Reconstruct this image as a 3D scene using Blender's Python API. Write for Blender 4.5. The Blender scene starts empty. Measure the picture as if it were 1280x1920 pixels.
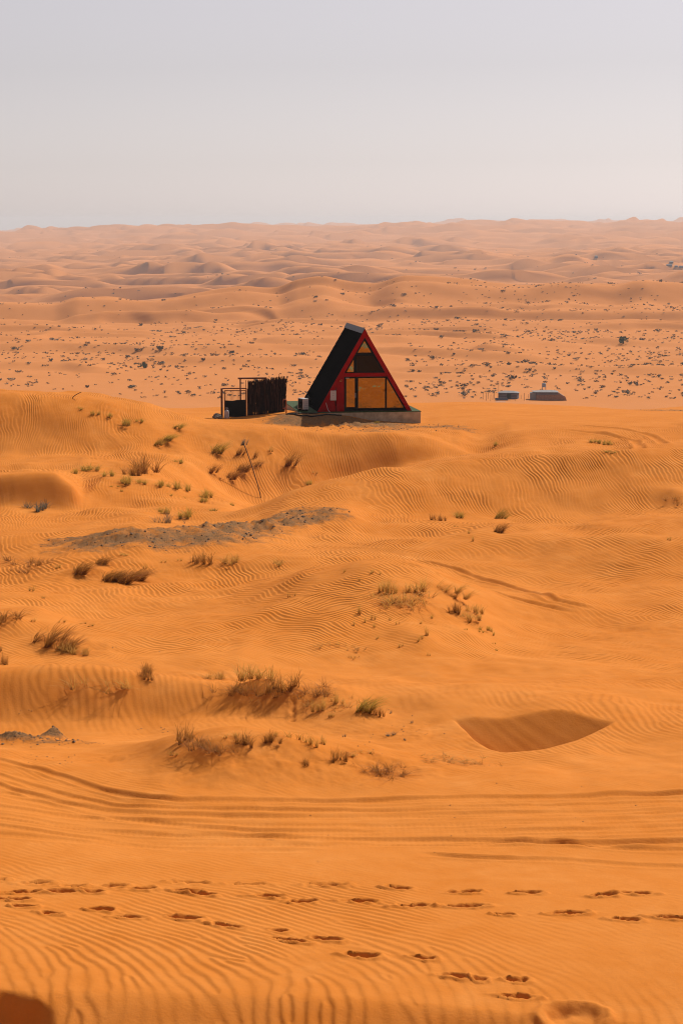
import bpy, bmesh, math, random
import numpy as np
from mathutils import Vector, Matrix

# ------------------------------------------------------------------ camera
F, PW, PH = 4000.0, 1280.0, 1920.0          # focal length in photo pixels
PITCH = math.atan((960 - 412) / F)
ZC = 12.2
CP, SP = math.cos(PITCH), math.sin(PITCH)
scene = bpy.context.scene
col = scene.collection
cam_d = bpy.data.cameras.new('camera')
cam = bpy.data.objects.new('camera', cam_d)
col.objects.link(cam)
cam.location = (0, 0, ZC)
cam.rotation_euler = (math.pi / 2 - PITCH, 0, 0)
cam_d.sensor_fit = 'VERTICAL'
cam_d.sensor_height = 36.0
cam_d.sensor_width = 24.0
cam_d.lens = F / PH * 36.0
cam_d.clip_start = 0.2
cam_d.clip_end = 60000
scene.camera = cam

# ------------------------------------------------------------------ light
SUN_EL, SUN_AZ = math.radians(43), math.radians(38)     # azimuth clockwise from +Y
world = bpy.data.worlds.new('World')
scene.world = world
world.use_nodes = True
wn = world.node_tree
wn.nodes.clear()
sky = wn.nodes.new('ShaderNodeTexSky')
sky.sky_type = 'NISHITA'
sky.sun_disc = False
sky.sun_elevation = SUN_EL
sky.sun_rotation = SUN_AZ
sky.altitude = 200
sky.air_density = 1.0
sky.dust_density = 0.5
sky.ozone_density = 2.0
hs = wn.nodes.new('ShaderNodeHueSaturation')
hs.inputs['Saturation'].default_value = 0.26
tint = wn.nodes.new('ShaderNodeMix')
tint.data_type = 'RGBA'
tint.blend_type = 'MULTIPLY'
tint.inputs[0].default_value = 1.0
tint.inputs[7].default_value = (1.0, 0.908, 0.93, 1)
bg = wn.nodes.new('ShaderNodeBackground')
bg.inputs['Strength'].default_value = 0.088
wo = wn.nodes.new('ShaderNodeOutputWorld')
wn.links.new(sky.outputs[0], hs.inputs['Color'])
wn.links.new(hs.outputs[0], tint.inputs[6])
wn.links.new(tint.outputs[2], bg.inputs['Color'])
wn.links.new(bg.outputs[0], wo.inputs['Surface'])
sd = bpy.data.lights.new('sun', 'SUN')
sd.energy = 5.0
sd.angle = math.radians(0.53)
sd.color = (1.0, 0.94, 0.85)
so = bpy.data.objects.new('sun', sd)
col.objects.link(so)
sv = Vector((math.sin(SUN_AZ) * math.cos(SUN_EL), math.cos(SUN_AZ) * math.cos(SUN_EL), math.sin(SUN_EL)))
so.rotation_euler = sv.to_track_quat('Z', 'Y').to_euler()
so.location = sv * 100
vs = scene.view_settings
vs.view_transform = 'Standard'
vs.look = 'None'
vs.exposure = 0.0
vs.gamma = 1.0
scene.cycles.pixel_filter_type = 'BLACKMAN_HARRIS'
scene.cycles.filter_width = 1.1
scene.cycles.use_denoising = True

# ------------------------------------------------------------------ helpers
rng = np.random.default_rng(7)
random.seed(7)

def ratio(py):                       # (tangent factor, drop per metre of depth) for a photo row
    v = 960.0 - np.asarray(py, float)
    den = F * CP + v * SP
    return den, (F * SP - v * CP) / den

def hash2(ix, iy, seed):
    h = (ix.astype(np.int64) * 374761393 + iy.astype(np.int64) * 668265263 + seed * 1442695041) & 0xFFFFFFFF
    h = ((h ^ (h >> 13)) * 1274126177) & 0xFFFFFFFF
    h = ((h ^ (h >> 16)) * 2246822519) & 0xFFFFFFFF
    return ((h ^ (h >> 15)) & 0xFFFFFF) / float(0xFFFFFF)

def vnoise(x, y, seed=0):
    ix, iy = np.floor(x), np.floor(y)
    fx, fy = x - ix, y - iy
    ux = fx * fx * fx * (fx * (fx * 6 - 15) + 10)
    uy = fy * fy * fy * (fy * (fy * 6 - 15) + 10)
    a = hash2(ix, iy, seed); b = hash2(ix + 1, iy, seed)
    c = hash2(ix, iy + 1, seed); d = hash2(ix + 1, iy + 1, seed)
    return (a + (b - a) * ux) * (1 - uy) + (c + (d - c) * ux) * uy

def fbm(x, y, seed=0, oct=4, gain=0.5):
    s = 0; a = 1; n = 0
    for o in range(oct):
        s = s + a * (vnoise(x, y, seed + 17 * o) * 2 - 1)
        n += a; a *= gain; x = x * 2.03 + 11.3; y = y * 2.03 + 5.7
    return s / n

def sstep(a, b, x):
    t = np.clip((x - a) / (b - a), 0, 1)
    return t * t * (3 - 2 * t)

def pchip(xk, yk, x):
    xk = np.asarray(xk, float); yk = np.asarray(yk, float)
    h = np.diff(xk); dl = np.diff(yk) / h
    m = np.zeros_like(yk)
    if len(xk) > 2:
        w1 = 2 * h[1:] + h[:-1]; w2 = h[1:] + 2 * h[:-1]
        same = dl[:-1] * dl[1:] > 0
        with np.errstate(divide='ignore', invalid='ignore'):
            hm = (w1 + w2) / (w1 / dl[:-1] + w2 / dl[1:])
        m[1:-1] = np.where(same, hm, 0)
    m[0] = dl[0]; m[-1] = dl[-1]
    xc = np.clip(x, xk[0], xk[-1])
    i = np.clip(np.searchsorted(xk, xc, side='right') - 1, 0, len(xk) - 2)
    t = (xc - xk[i]) / h[i]
    t2 = t * t; t3 = t2 * t
    return ((2 * t3 - 3 * t2 + 1) * yk[i] + (t3 - 2 * t2 + t) * h[i] * m[i]
            + (-2 * t3 + 3 * t2) * yk[i + 1] + (t3 - t2) * h[i] * m[i + 1])

# ------------------------------------------------------------------ materials
def mat(name, color, rough=0.8, metal=0.0, noise=0.0, nscale=8.0, bump=0.0, bscale=40.0, spec=0.3):
    m = bpy.data.materials.new(name)
    m.use_nodes = True
    nt = m.node_tree
    b = nt.nodes['Principled BSDF']
    b.inputs['Roughness'].default_value = rough
    b.inputs['Metallic'].default_value = metal
    b.inputs['Specular IOR Level'].default_value = spec
    b.inputs['Base Color'].default_value = (*color, 1)
    if noise > 0 or bump > 0:
        tc = nt.nodes.new('ShaderNodeTexCoord')
    if noise > 0:
        n = nt.nodes.new('ShaderNodeTexNoise')
        n.inputs['Scale'].default_value = nscale
        n.inputs['Detail'].default_value = 6
        n.inputs['Roughness'].default_value = 0.65
        nt.links.new(tc.outputs['Object'], n.inputs['Vector'])
        r = nt.nodes.new('ShaderNodeValToRGB')
        r.color_ramp.elements[0].position = 0.3
        r.color_ramp.elements[1].position = 0.7
        r.color_ramp.elements[0].color = (*[c * (1 - noise) for c in color], 1)
        r.color_ramp.elements[1].color = (*[min(1, c * (1 + noise)) for c in color], 1)
        nt.links.new(n.outputs['Fac'], r.inputs['Fac'])
        nt.links.new(r.outputs['Color'], b.inputs['Base Color'])
    if bump > 0:
        n2 = nt.nodes.new('ShaderNodeTexNoise')
        n2.inputs['Scale'].default_value = bscale
        n2.inputs['Detail'].default_value = 4
        nt.links.new(tc.outputs['Object'], n2.inputs['Vector'])
        bp = nt.nodes.new('ShaderNodeBump')
        bp.inputs['Strength'].default_value = bump
        bp.inputs['Distance'].default_value = 0.02
        nt.links.new(n2.outputs['Fac'], bp.inputs['Height'])
        nt.links.new(bp.outputs['Normal'], b.inputs['Normal'])
    return m

def sand_material():
    m = bpy.data.materials.new('sand')
    m.use_nodes = True
    nt = m.node_tree; N = nt.nodes; L = nt.links
    b = N['Principled BSDF']
    b.inputs['Roughness'].default_value = 0.95
    b.inputs['Specular IOR Level'].default_value = 0.02
    def math_(op, a, c=None):
        n = N.new('ShaderNodeMath'); n.operation = op
        for k, v in enumerate((a, c)):
            if v is None: continue
            if isinstance(v, (int, float)): n.inputs[k].default_value = v
            else: L.new(v, n.inputs[k])
        return n.outputs[0]
    def attr(nm):
        n = N.new('ShaderNodeAttribute'); n.attribute_name = nm
        return n.outputs['Fac']
    def smooth(v, a, c, lo=0.0, hi=1.0):
        n = N.new('ShaderNodeMapRange'); n.interpolation_type = 'SMOOTHSTEP'
        n.inputs['From Min'].default_value = a; n.inputs['From Max'].default_value = c
        n.inputs['To Min'].default_value = lo; n.inputs['To Max'].default_value = hi
        L.new(v, n.inputs['Value'])
        return n.outputs[0]
    geo = N.new('ShaderNodeNewGeometry')
    def noise(scale, detail=4, rough=0.6):
        n = N.new('ShaderNodeTexNoise')
        n.inputs['Scale'].default_value = scale
        n.inputs['Detail'].default_value = detail
        n.inputs['Roughness'].default_value = rough
        L.new(geo.outputs['Position'], n.inputs['Vector'])
        return n.outputs['Fac']
    def mix(fac, a, c):
        n = N.new('ShaderNodeMix'); n.data_type = 'RGBA'
        if isinstance(fac, float): n.inputs[0].default_value = fac
        else: L.new(fac, n.inputs[0])
        for k, v in ((6, a), (7, c)):
            if isinstance(v, tuple): n.inputs[k].default_value = (*v, 1)
            else: L.new(v, n.inputs[k])
        return n.outputs[2]
    big = smooth(noise(0.22, 5, 0.6), 0.3, 0.7)
    mid = smooth(noise(2.3, 5, 0.65), 0.3, 0.7)
    fine = noise(90.0, 3, 0.7)
    c1 = mix(big, SAND_A, SAND_B)
    c2 = mix(math_('MULTIPLY', mid, 0.35), c1, SAND_C)
    c2 = mix(smooth(fine, 0.35, 0.75, 0.0, 0.34), c2, (0.34, 0.115, 0.03))
    c2 = mix(smooth(noise(0.75, 6, 0.7), 0.5, 0.78, 0.0, 0.35), c2, (0.72, 0.300, 0.080))
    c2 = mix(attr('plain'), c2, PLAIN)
    grn = noise(45.0, 5, 0.75)
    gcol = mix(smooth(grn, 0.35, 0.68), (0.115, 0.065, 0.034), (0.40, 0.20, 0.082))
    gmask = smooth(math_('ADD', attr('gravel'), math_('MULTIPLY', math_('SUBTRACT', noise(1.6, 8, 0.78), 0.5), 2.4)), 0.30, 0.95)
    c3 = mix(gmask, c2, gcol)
    L.new(c3, b.inputs['Base Color'])
    u = math_('FRACT', attr('phase'))
    prof = math_('MINIMUM', smooth(u, 0.0, 0.32), smooth(u, 0.32, 1.0, 1.0, 0.0))
    h = math_('MULTIPLY', prof, attr('ramp'))
    h = math_('ADD', h, math_('MULTIPLY', noise(26.0, 4, 0.7), 0.005))
    h = math_('ADD', h, math_('MULTIPLY', math_('MULTIPLY', grn, gmask), 0.03))
    bp = N.new('ShaderNodeBump')
    bp.inputs['Strength'].default_value = 1.0
    bp.inputs['Distance'].default_value = 1.0
    L.new(h, bp.inputs['Height'])
    L.new(bp.outputs['Normal'], b.inputs['Normal'])
    return m

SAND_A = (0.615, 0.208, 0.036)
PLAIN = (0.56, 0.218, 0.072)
SAND_B = (0.555, 0.172, 0.023)
SAND_C = (0.67, 0.252, 0.056)

# ------------------------------------------------------------------ terrain
# Lines that run across the view from near to far: crests, troughs, slope feet.
# Each is a list of (photo column, photo row, depth in metres); the surface is spanned between them.
LINES = [
 [(0,1950,17.42),(300,1958,17.42),(640,1966,17.42),(1000,1990,17.4),(1280,2010,17.3)],
 [(0,1856,18.1),(200,1858,18.1),(400,1862,18.1),(700,1872,18.05),(1000,1900,17.9),(1280,1925,17.75)],
 [(0,1790,19.15),(640,1800,19.1),(1280,1830,18.9)],
 [(0,1700,21),(640,1705,21),(1280,1705,21)],
 [(0,1610,23.3),(640,1620,23.2),(1280,1630,23.0)],
 [(0,1545,25),(300,1575,24.5),(640,1575,24.5),(1280,1570,24.6)],
 [(0,1470,27),(200,1500,26.6),(640,1512,26.3),(1280,1500,26.6)],
 [(0,1428,28.6),(150,1450,28),(300,1480,27.3),(640,1490,27.0),(900,1478,27.4),(1280,1465,27.8)],
 [(0,1408,30.6),(200,1408,30.3),(330,1388,29.4),(430,1374,29.2),(520,1380,29.2),(600,1390,29.3),(740,1422,29.2),(900,1434,29.7),(1100,1428,30),(1280,1402,31)],
 [(0,1396,32),(200,1388,32.5),(330,1392,31.6),(430,1392,31.6),(600,1392,31.4),(740,1398,31.2),(900,1392,31.4),(1100,1388,31.6),(1280,1372,32.2)],
 [(0,1358,35.2),(300,1352,35.2),(500,1350,34.8),(620,1352,34),(740,1365,33),(900,1350,33),(1000,1346,33.1),(1150,1346,33.2),(1280,1348,33.2)],
 [(0,1258,36.7),(160,1256,36.7),(300,1274,36.6),(420,1280,36.3),(540,1287,36.0),(640,1306,35.5),(720,1332,34.7),(850,1329,33.8),(1000,1326,33.9),(1280,1330,34.4)],
 [(0,1256,38.8),(200,1258,39.2),(400,1276,38.6),(560,1285,38.2),(640,1288,38),(800,1288,37),(1000,1286,37),(1280,1292,37)],
 [(0,1216,43),(120,1222,42.6),(300,1222,42.5),(450,1235,41.5),(640,1250,41),(900,1252,41),(1280,1250,41)],
 [(0,1158,46),(60,1160,46),(160,1186,46),(300,1186,46),(420,1178,46),(520,1168,45.5),(640,1165,45),(800,1180,45),(920,1195,45.5),(1100,1200,46.5),(1280,1187,47.5)],
 [(0,1130,51),(200,1145,50.5),(400,1142,50),(500,1118,50),(600,1088,50),(700,1073,50),(800,1082,50),(880,1110,50),(960,1138,50),(1100,1142,51),(1280,1132,51.5)],
 [(0,1090,56),(400,1092,56),(600,1066,56),(700,1064,56),(900,1088,56),(1100,1078,56.5),(1280,1062,56.5)],
 [(0,1052,61),(200,1045,61),(400,1040,61),(640,1026,62),(800,1030,62),(1000,1018,61),(1280,1004,60)],
 [(0,1014,66),(110,1019,66),(180,1009,66.5),(250,1000,67),(330,999,67.5),(400,990,69),(450,992,70),(480,988,70.5),(520,968,72),(570,960,73),(640,949,74),(700,960,74),(800,965,74.5),(1000,965,75),(1280,958,75)],
 [(0,1008,70),(110,1010,70),(250,1004,71),(330,1003,71.5),(400,999,73),(470,984,74.5),(540,952,75.5),(640,930,76.5),(800,918,77.8),(1000,907,78.4),(1280,902,78.6)],
 [(0,985,77),(150,985,77),(260,988,77),(340,996,77),(400,982,78.2),(470,958,79),(560,917,79.6),(640,896,80.2),(720,881,80.9),(880,857,81.8),(1000,851,82),(1280,849,82)],
 [(0,964,84.5),(100,967,84.5),(145,966,84.8),(190,958,85),(300,962,84.5),(400,960,86),(480,985,84.5),(560,945,84),(640,925,84.5),(760,900,85),(880,882,86),(960,875,86),(1060,870,86),(1280,868,86)],
 [(0,905,86.2),(100,904,86.2),(135,918,86.0),(158,934,86.6),(200,902,90.5),(260,898,92),(340,916,92),(420,936,93),(490,945,98),(560,930,102),(640,908,105),(760,882,107),(880,866,108),(960,855,108),(1060,845,108),(1280,842,108)],
 [(0,884,97),(140,874,98),(250,872,99),(340,892,101),(430,926,105.5),(490,937,107.6),(560,922,110),(640,898,112.8),(760,873,114.5),(840,860,115.8),(890,856,116.5),(1000,832,115),(1280,826,115)],
 [(0,855,107.5),(140,855,107.5),(250,852,107.5),(340,846,109),(430,862,110.6),(500,862,111.9),(580,858,113.6),(680,846,114.9),(780,836,116.2),(850,842,117.4),(895,849,118),(1000,815,120),(1280,812,120)],
 [(0,741,114.5),(100,741,114.5),(180,746,115.2),(260,763,116.5),(330,784,117),(410,797,115.8),(480,801,115.9),(560,806,116.8),(640,809,116.5),(720,812,116.9),(790,816,117.6),(850,834,118.6),(895,845,119.6),(960,806,126),(1280,800,126)],
 [(0,746,127),(160,750,127),(260,770,128),(340,787,128),(420,793,129),(520,797,129),(600,801,128.6),(700,802,129),(790,800,130),(860,793,131),(960,786,134),(1280,788,134)],
 [(0,752,137),(200,760,137),(330,777,135),(420,784,132.6),(480,781,132.4),(540,777,131.5),(600,776,131.6),(650,781,131.8),(700,790,132.0),(790,795,132.4),(830,788,134),(900,778,138),(1000,779,140),(1280,777,140)],
 [(0,753,146),(200,762,146),(330,772,145),(420,772,144),(540,766,144),(640,768,144),(790,770,146),(860,764,148),(1000,767,150),(1280,772,150)],
 [(0,752,162),(200,759,162),(330,766,160),(420,764,162),(640,758,162),(790,755,164),(860,754,164),(960,757,165),(1100,763,165),(1180,771,165),(1280,762,166)],
]
DROPS_NEAR = [(1.0, 1.75), (5.0, 3.1), (10.0, 5.1), (14.0, 6.75), (15.8, 7.25)]
DROPS_FAR = [(195, 25), (250, 43), (340, 53.5), (500, 56), (650, 56.3), (800, 56.6), (1000, 56.0)]
RIDGE = [(0,563),(100,566),(150,556),(200,556),(280,561),(380,551),(450,545),(520,551),(560,538),(605,532),(650,541),(690,545),(760,529),(850,533),(980,536),(1060,528),(1150,531),(1210,521),(1280,526)]
FARLINES = [
 ([(0,622),(640,616),(1280,610)], 1150),
 ([(p_, q_ + 38) for p_, q_ in RIDGE], 1322),
 (RIDGE, 1362),
 ([(0,590),(640,578),(1280,568)], 1650),
 ([(0,566),(640,554),(1280,543)], 2300),
 ([(0,532),(640,522),(1280,514)], 2900),
 ([(0,500),(640,491),(1280,485)], 3900),
 ([(0,470),(640,462),(1280,458)], 5200),
 ([(0,437),(150,431),(320,425),(450,428),(640,427),(720,421),(880,420),(1010,419),(1100,423),(1180,418),(1280,420)], 7400),
 ([(0,438),(640,432),(1280,428)], 8800),
 ([(0,434),(200,429),(330,424),(470,421),(700,421),(900,416),(1060,414),(1280,415)], 11500),
 ([(0,434),(640,424),(1280,418)], 13500),
]

# mesh columns (azimuth tangents inside the view, coarser fan outside it)
tin = np.linspace(-0.185, 0.185, 470)
az_in = np.arctan(tin)
side = np.concatenate([np.linspace(0, 1, 9)[1:] ** 1.5 * (math.radians(48) - az_in[-1]) + az_in[-1],
                       np.radians(np.arange(60, 181, 12.0))])
AZ = np.concatenate([-side[::-1][1:], az_in, side])       # -168..180 deg, ring closes at 180
T = np.clip(np.tan(np.clip(AZ, -1.2, 1.2)), -0.185, 0.185)
NC = len(AZ)

def rows():
    r = []
    def seg(a, b, step): r.extend(np.arange(a, b, step))
    seg(1.0, 15, 0.7); seg(15, 16.8, 0.1); seg(16.8, 22, 0.021); seg(22, 34, 0.038); seg(34, 45, 0.06); seg(45, 60, 0.09)
    seg(60, 142, 0.24); seg(142, 170, 0.6); seg(170, 700, 9); seg(700, 1000, 5); seg(1000, 1420, 3); seg(1420, 1900, 12)
    x = 1900.0
    while x < 5200: r.append(x); x *= 1.0033
    while x < 8000: r.append(x); x *= 1.006
    while x < 14000: r.append(x); x *= 1.015
    return np.array(r)
RR = rows(); NR = len(RR)

def spread(line):
    a = np.array(line, float)
    den, k = ratio(a[:, 1])
    t = (a[:, 0] - 640) / den
    return pchip(t, a[:, 2], T), pchip(t, k * a[:, 2], T)

Dk, Zk = [], []
for d, dr in DROPS_NEAR: Dk.append(np.full(NC, d)); Zk.append(np.full(NC, dr))
for ln in LINES:
    d, dr = spread(ln); Dk.append(d); Zk.append(dr)
for d, dr in DROPS_FAR: Dk.append(np.full(NC, d)); Zk.append(np.full(NC, dr))
for ln, d in FARLINES:
    a, dr = spread([(p, q, d) for p, q in ln]); Dk.append(a); Zk.append(dr)
Dk = np.array(Dk); Zk = np.array(Zk)
for i in range(1, len(Dk)): Dk[i] = np.maximum(Dk[i], Dk[i - 1] + 0.25)

Zb = np.empty((NR, NC))
DEP = RR[:, None] * np.where(np.abs(AZ) < 0.4, np.cos(AZ), np.cos(0.4))[None, :]   # depth used for the lookup
for j in range(NC):
    Zb[:, j] = ZC - pchip(Dk[:, j], Zk[:, j], DEP[:, j])
X = RR[:, None] * np.sin(AZ)[None, :]
Y = RR[:, None] * np.cos(AZ)[None, :]

# ---- wide undulation and far dunes
Rm = np.broadcast_to(RR[:, None], X.shape)
Z = Zb.copy()
Z += 0.13 * fbm(X / 1.9, Y / 2.6, 3, 4) * sstep(20, 32, Rm) * (1 - sstep(120, 130, Rm))
Z += 0.46 * fbm(X / 6.0, Y / 7.5, 5, 3) * sstep(35, 60, Rm) * (1 - sstep(120, 128, Rm))

def dunes(x, y, lam, seed, sharp=0.24, wm=1.15):
    w = fbm(x / (lam * 1.7), y / (lam * 1.7), seed, 3) * 1.0
    w2 = fbm(x / (lam * 0.5), y / (lam * 0.5), seed + 5, 2) * 0.12
    u = y / lam + 0.25 * x / lam + w * wm + w2
    fr = u - np.floor(u)
    up = sstep(0, sharp, fr); dn = 1 - sstep(sharp, 1.0, fr)
    a = vnoise(x / (lam * 0.9), y / (lam * 0.9), seed + 9)
    a = sstep(0.3, 0.85, a)
    return np.minimum(up, dn) * a

fr0 = np.where(RR > 600)[0][0]
xf, yf, rf = X[fr0:], Y[fr0:], Rm[fr0:]
far = np.zeros_like(xf)
m1 = sstep(620, 900, rf)
far += m1 * (1 - sstep(1300, 1500, rf)) * (3.2 * fbm(xf / 60, yf / 60, 31, 4) * sstep(900, 1150, rf) + 3.0 * dunes(xf, yf, 60, 41, .2))
far += m1 * (1 - sstep(1400, 1700, rf)) * 5.5 * (dunes(xf / 1.5, yf, 150, 47, 0.2, 1.5) - 0.3) * sstep(980, 1180, rf)
m2 = sstep(1800, 2300, rf) * 1.35
far += m2 * (7.0 * dunes(xf / 2.4, yf, 170, 51, 0.12, .9) + 8.0 * dunes(xf / 2.4, yf, 420, 57, 0.08, .9) * sstep(1900, 2600, rf) + 13.0 * dunes(xf / 2.2, yf, 105, 63, 0.18) + 9.0 * dunes(xf / 2.0, yf, 62, 69, 0.26) - 8.0) * (1 - 0.0 * rf)
far += sstep(4500, 6500, rf) * (5.0 * dunes(xf / 2.5, yf, 900, 71, 0.15) - 6.0)
Z[fr0:] += far
m3 = (Rm > 620)
Z[fr0:] += 0.35 * fbm(xf / 14, yf / 14, 77, 3) * (1 - sstep(1000, 1200, rf)) * sstep(500, 640, rf)

# ---- ground queries
COLX = np.tan(AZ)
jin0 = int(np.where(np.abs(AZ) < 0.4)[0][0]); jin1 = int(np.where(np.abs(AZ) < 0.4)[0][-1])
def height(x, y):
    r = math.hypot(x, y); a = math.atan2(x, y)
    j = int(np.clip(np.searchsorted(AZ, a) - 1, 0, NC - 2)); i = int(np.clip(np.searchsorted(RR, r) - 1, 0, NR - 2))
    fa = (a - AZ[j]) / (AZ[j + 1] - AZ[j]); fr_ = (r - RR[i]) / (RR[i + 1] - RR[i])
    return float((Z[i, j] * (1 - fa) + Z[i, j + 1] * fa) * (1 - fr_) + (Z[i + 1, j] * (1 - fa) + Z[i + 1, j + 1] * fa) * fr_)

def at(px, py, dmin=16.5):
    """the point of the ground that the photograph shows at that pixel"""
    den, k = ratio(py)
    t = (px - 640) / den
    a = math.atan(t)
    j = int(np.clip(np.searchsorted(AZ, a) - 1, 0, NC - 2))
    fa = (a - AZ[j]) / (AZ[j + 1] - AZ[j])
    zz = Z[:, j] * (1 - fa) + Z[:, j + 1] * fa
    dd = RR * math.cos(a)
    g = (ZC - zz) - k * dd
    ok = np.where((g <= 0) & (dd > dmin))[0]
    i = int(ok[0]) if len(ok) else NR - 1
    if i > 0 and g[i - 1] > 0:
        f = g[i - 1] / (g[i - 1] - g[i] + 1e-12)
        d = dd[i - 1] + f * (dd[i] - dd[i - 1])
    else:
        d = dd[i]
    return Vector((t * d, d, height(t * d, d)))

def pos(px, py, d):
    """the point at that pixel and depth, ground or not"""
    den, k = ratio(py)
    return Vector(((px - 640) / den * d, d, ZC - k * d))

# ---- gravel exposures (mask) and the small gravel heaps
gravel = np.zeros_like(Z)
def band(r0, r1):
    i0, i1 = np.searchsorted(RR, (r0, r1))
    return slice(int(i0), int(i1))
def poly_dist(pts, xs, ys):
    best = np.full(xs.shape, 1e9); tt = np.zeros(xs.shape)
    n = len(pts) - 1
    for q in range(n):
        ax, ay = pts[q]; bx, by = pts[q + 1]
        dx, dy = bx - ax, by - ay
        u = np.clip(((xs - ax) * dx + (ys - ay) * dy) / (dx * dx + dy * dy), 0, 1)
        dd = np.hypot(xs - ax - u * dx, ys - ay - u * dy)
        s = dd < best
        best = np.where(s, dd, best); tt = np.where(s, (q + u) / n, tt)
    return best, tt
def gravel_line(pix, width, r0, r1, strength=1.0, hgt=0.0):
    s = band(r0, r1)
    p = [at(*q)[:2] for q in pix]
    d, t = poly_dist(p, X[s], Y[s])
    m = np.exp(-(d / width) ** 2) * strength
    gravel[s] = np.maximum(gravel[s], m)
    if hgt:
        Z[s] += hgt * np.exp(-(d / width) ** 2) * (0.7 + 0.6 * fbm(X[s] / .35, Y[s] / .35, 91, 4))
for line_, w_ in (([(125,1020),(185,1012),(250,1004),(330,1003),(400,996),(455,996)], 1.1), ([(190,1020),(300,1016),(400,1012),(470,1002)], 1.7),
                  ([(480,992),(520,976),(570,967),(615,960)], 0.95), ([(540,984),(590,974),(612,968)], 0.8)):
    gravel_line(line_, w_, 55, 82, 0.8, 0.15)
gravel_line([(700,808),(760,800),(830,800),(865,804)], 1.7, 118, 140, 0.62)
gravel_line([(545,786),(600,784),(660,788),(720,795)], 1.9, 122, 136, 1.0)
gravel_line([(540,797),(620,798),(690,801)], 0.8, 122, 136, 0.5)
gravel_line([(1230,769),(1280,770)], 2.5, 130, 180, 0.7)
for (px, py, sx, sy, hh) in ((100,1390,.20,.30,.21), (28,1392,.30,.3,.16), (65,1393,.4,.3,.06), (150,1396,.34,.2,.06)):
    s = band(28, 36); p = at(px, py)
    e = np.exp(-((X[s] - p.x) / sx) ** 2 - ((Y[s] - p.y) / sy) ** 2)
    Z[s] += hh * e * (1 + 0.25 * fbm(X[s] / .12, Y[s] / .12, 95, 3))
    gravel[s] = np.maximum(gravel[s], np.clip(e * 1.5, 0, 1) * (0.55 if hh == .06 else 0.95))

# the steep blown-out bowl
def carve_bowl(crest, lip):
    cr = [at(*q) for q in crest]; lp = [at(*q) for q in lip]
    s = band(29.5, 35.5); t = X[s] / Y[s]
    ct = [p.x / p.y for p in cr]; lt = [p.x / p.y for p in lp]
    wob = .015 * fbm(X[s] / .3, Y[s] * 0 + 3, 371, 3)
    fit = lambda tt, vv, n: np.polyval(np.polyfit((np.array(tt) - .09) * 50, vv, n), (t - .09) * 50)
    yc = fit(ct, [p.y for p in cr], 2) + wob; zc = fit(ct, [p.z for p in cr], 2) + .05
    yl = pchip(np.array(lt), np.array([p.y for p in lp]), t); zl = fit(lt, [p.z for p in lp], 2)
    f_ = zc - .56 * (yc - wob - Y[s]) + .006 * fbm((X[s] + .8 * Y[s]) / .10, Y[s] / 1.5, 373, 3)
    u_ = np.maximum(Y[s] - yl, 0); g_ = zl - .62 * u_ * u_ / (u_ + .3)
    ins = (t > ct[0]) & (t < ct[-1]) & (Y[s] > yl) & (Y[s] < yc)
    b_ = np.maximum(f_, g_); kk = .035; hh_ = np.clip(.5 + .5 * (Z[s] - b_) / kk, 0, 1)
    sm = Z[s] * (1 - hh_) + b_ * hh_ - kk * hh_ * (1 - hh_)
    Z[s] = np.where(ins, np.minimum(sm, Z[s]), Z[s])
    rough_b = ins
    return s, ins
bowl_s, bowl_in = carve_bowl([(846,1349),(880,1342),(940,1338),(1000,1336),(1080,1339),(1130,1345),(1156,1351)], [(846,1347),(866,1366),(898,1394),(942,1411),(1000,1408),(1070,1393),(1122,1372),(1156,1351)])

# small wind-blown mounds that hold the tufts, rough trampled sand
rough = np.zeros_like(Z)
def mound(px, py, sx, sy, h):
    p = at(px, py); s = band(p.y - 4 * sy - 1, p.y + 4 * sy + 1)
    Z[s] += h * np.exp(-((X[s] - p.x) / sx) ** 2 - ((Y[s] - p.y) / sy) ** 2)
for q in ((487,1290,.35,.4,.14),(540,1300,.3,.3,.1),(682,1340,.3,.35,.12),(600,1315,.25,.3,.08),(400,1400,.4,.35,.10),(560,1402,.5,.3,.08),
          (110,1210,.6,.7,.16),(20,1170,.4,.6,.16),(760,1120,.7,.9,.14),(880,1160,.5,.7,.12),(790,1200,.35,.6,.07),(880,1195,.5,.5,.08),
          (215,1085,.9,.9,.18),(150,1072,.5,.7,.12),(265,885,.7,.9,.2),(355,970,.5,.7,.12),(305,978,.35,.5,.16),(1265,930,.6,.8,.18)):
    mound(*q)
def rough_patch(px, py, sx, sy, a):
    p = at(px, py); s = band(p.y - 3 * sy - 1, p.y + 3 * sy + 1)
    rough[s] = np.maximum(rough[s], a * np.exp(-((X[s] - p.x) / sx) ** 2 - ((Y[s] - p.y) / sy) ** 2))
for q in ((420,1415,.9,.8,.05),(560,1430,.9,.7,.045),(720,1435,.7,.7,.055),(760,1375,.8,.9,.04),(560,1310,.8,.6,.035),(150,1215,.8,.8,.05),(800,1140,1.0,1.2,.04),(200,1080,1.6,1.3,.05),(180,1425,1.0,.5,.03),(620,1340,.5,.7,.02),
          (640,798,3.4,2.0,.16),(770,800,2.5,1.6,.10),(540,795,2,1.5,.06),(740,806,2.5,1.5,.06),(240,865,3.0,1.2,.05),(350,845,2.0,2.,.05),(420,825,1.5,3,.04),(880,1185,.7,.8,.03),
          (1000,1160,1.6,.8,.025),(1200,1180,1.4,.9,.03),(1150,760,6,4,.03),(1265,930,.7,.9,.05)):
    rough_patch(*q)

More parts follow.
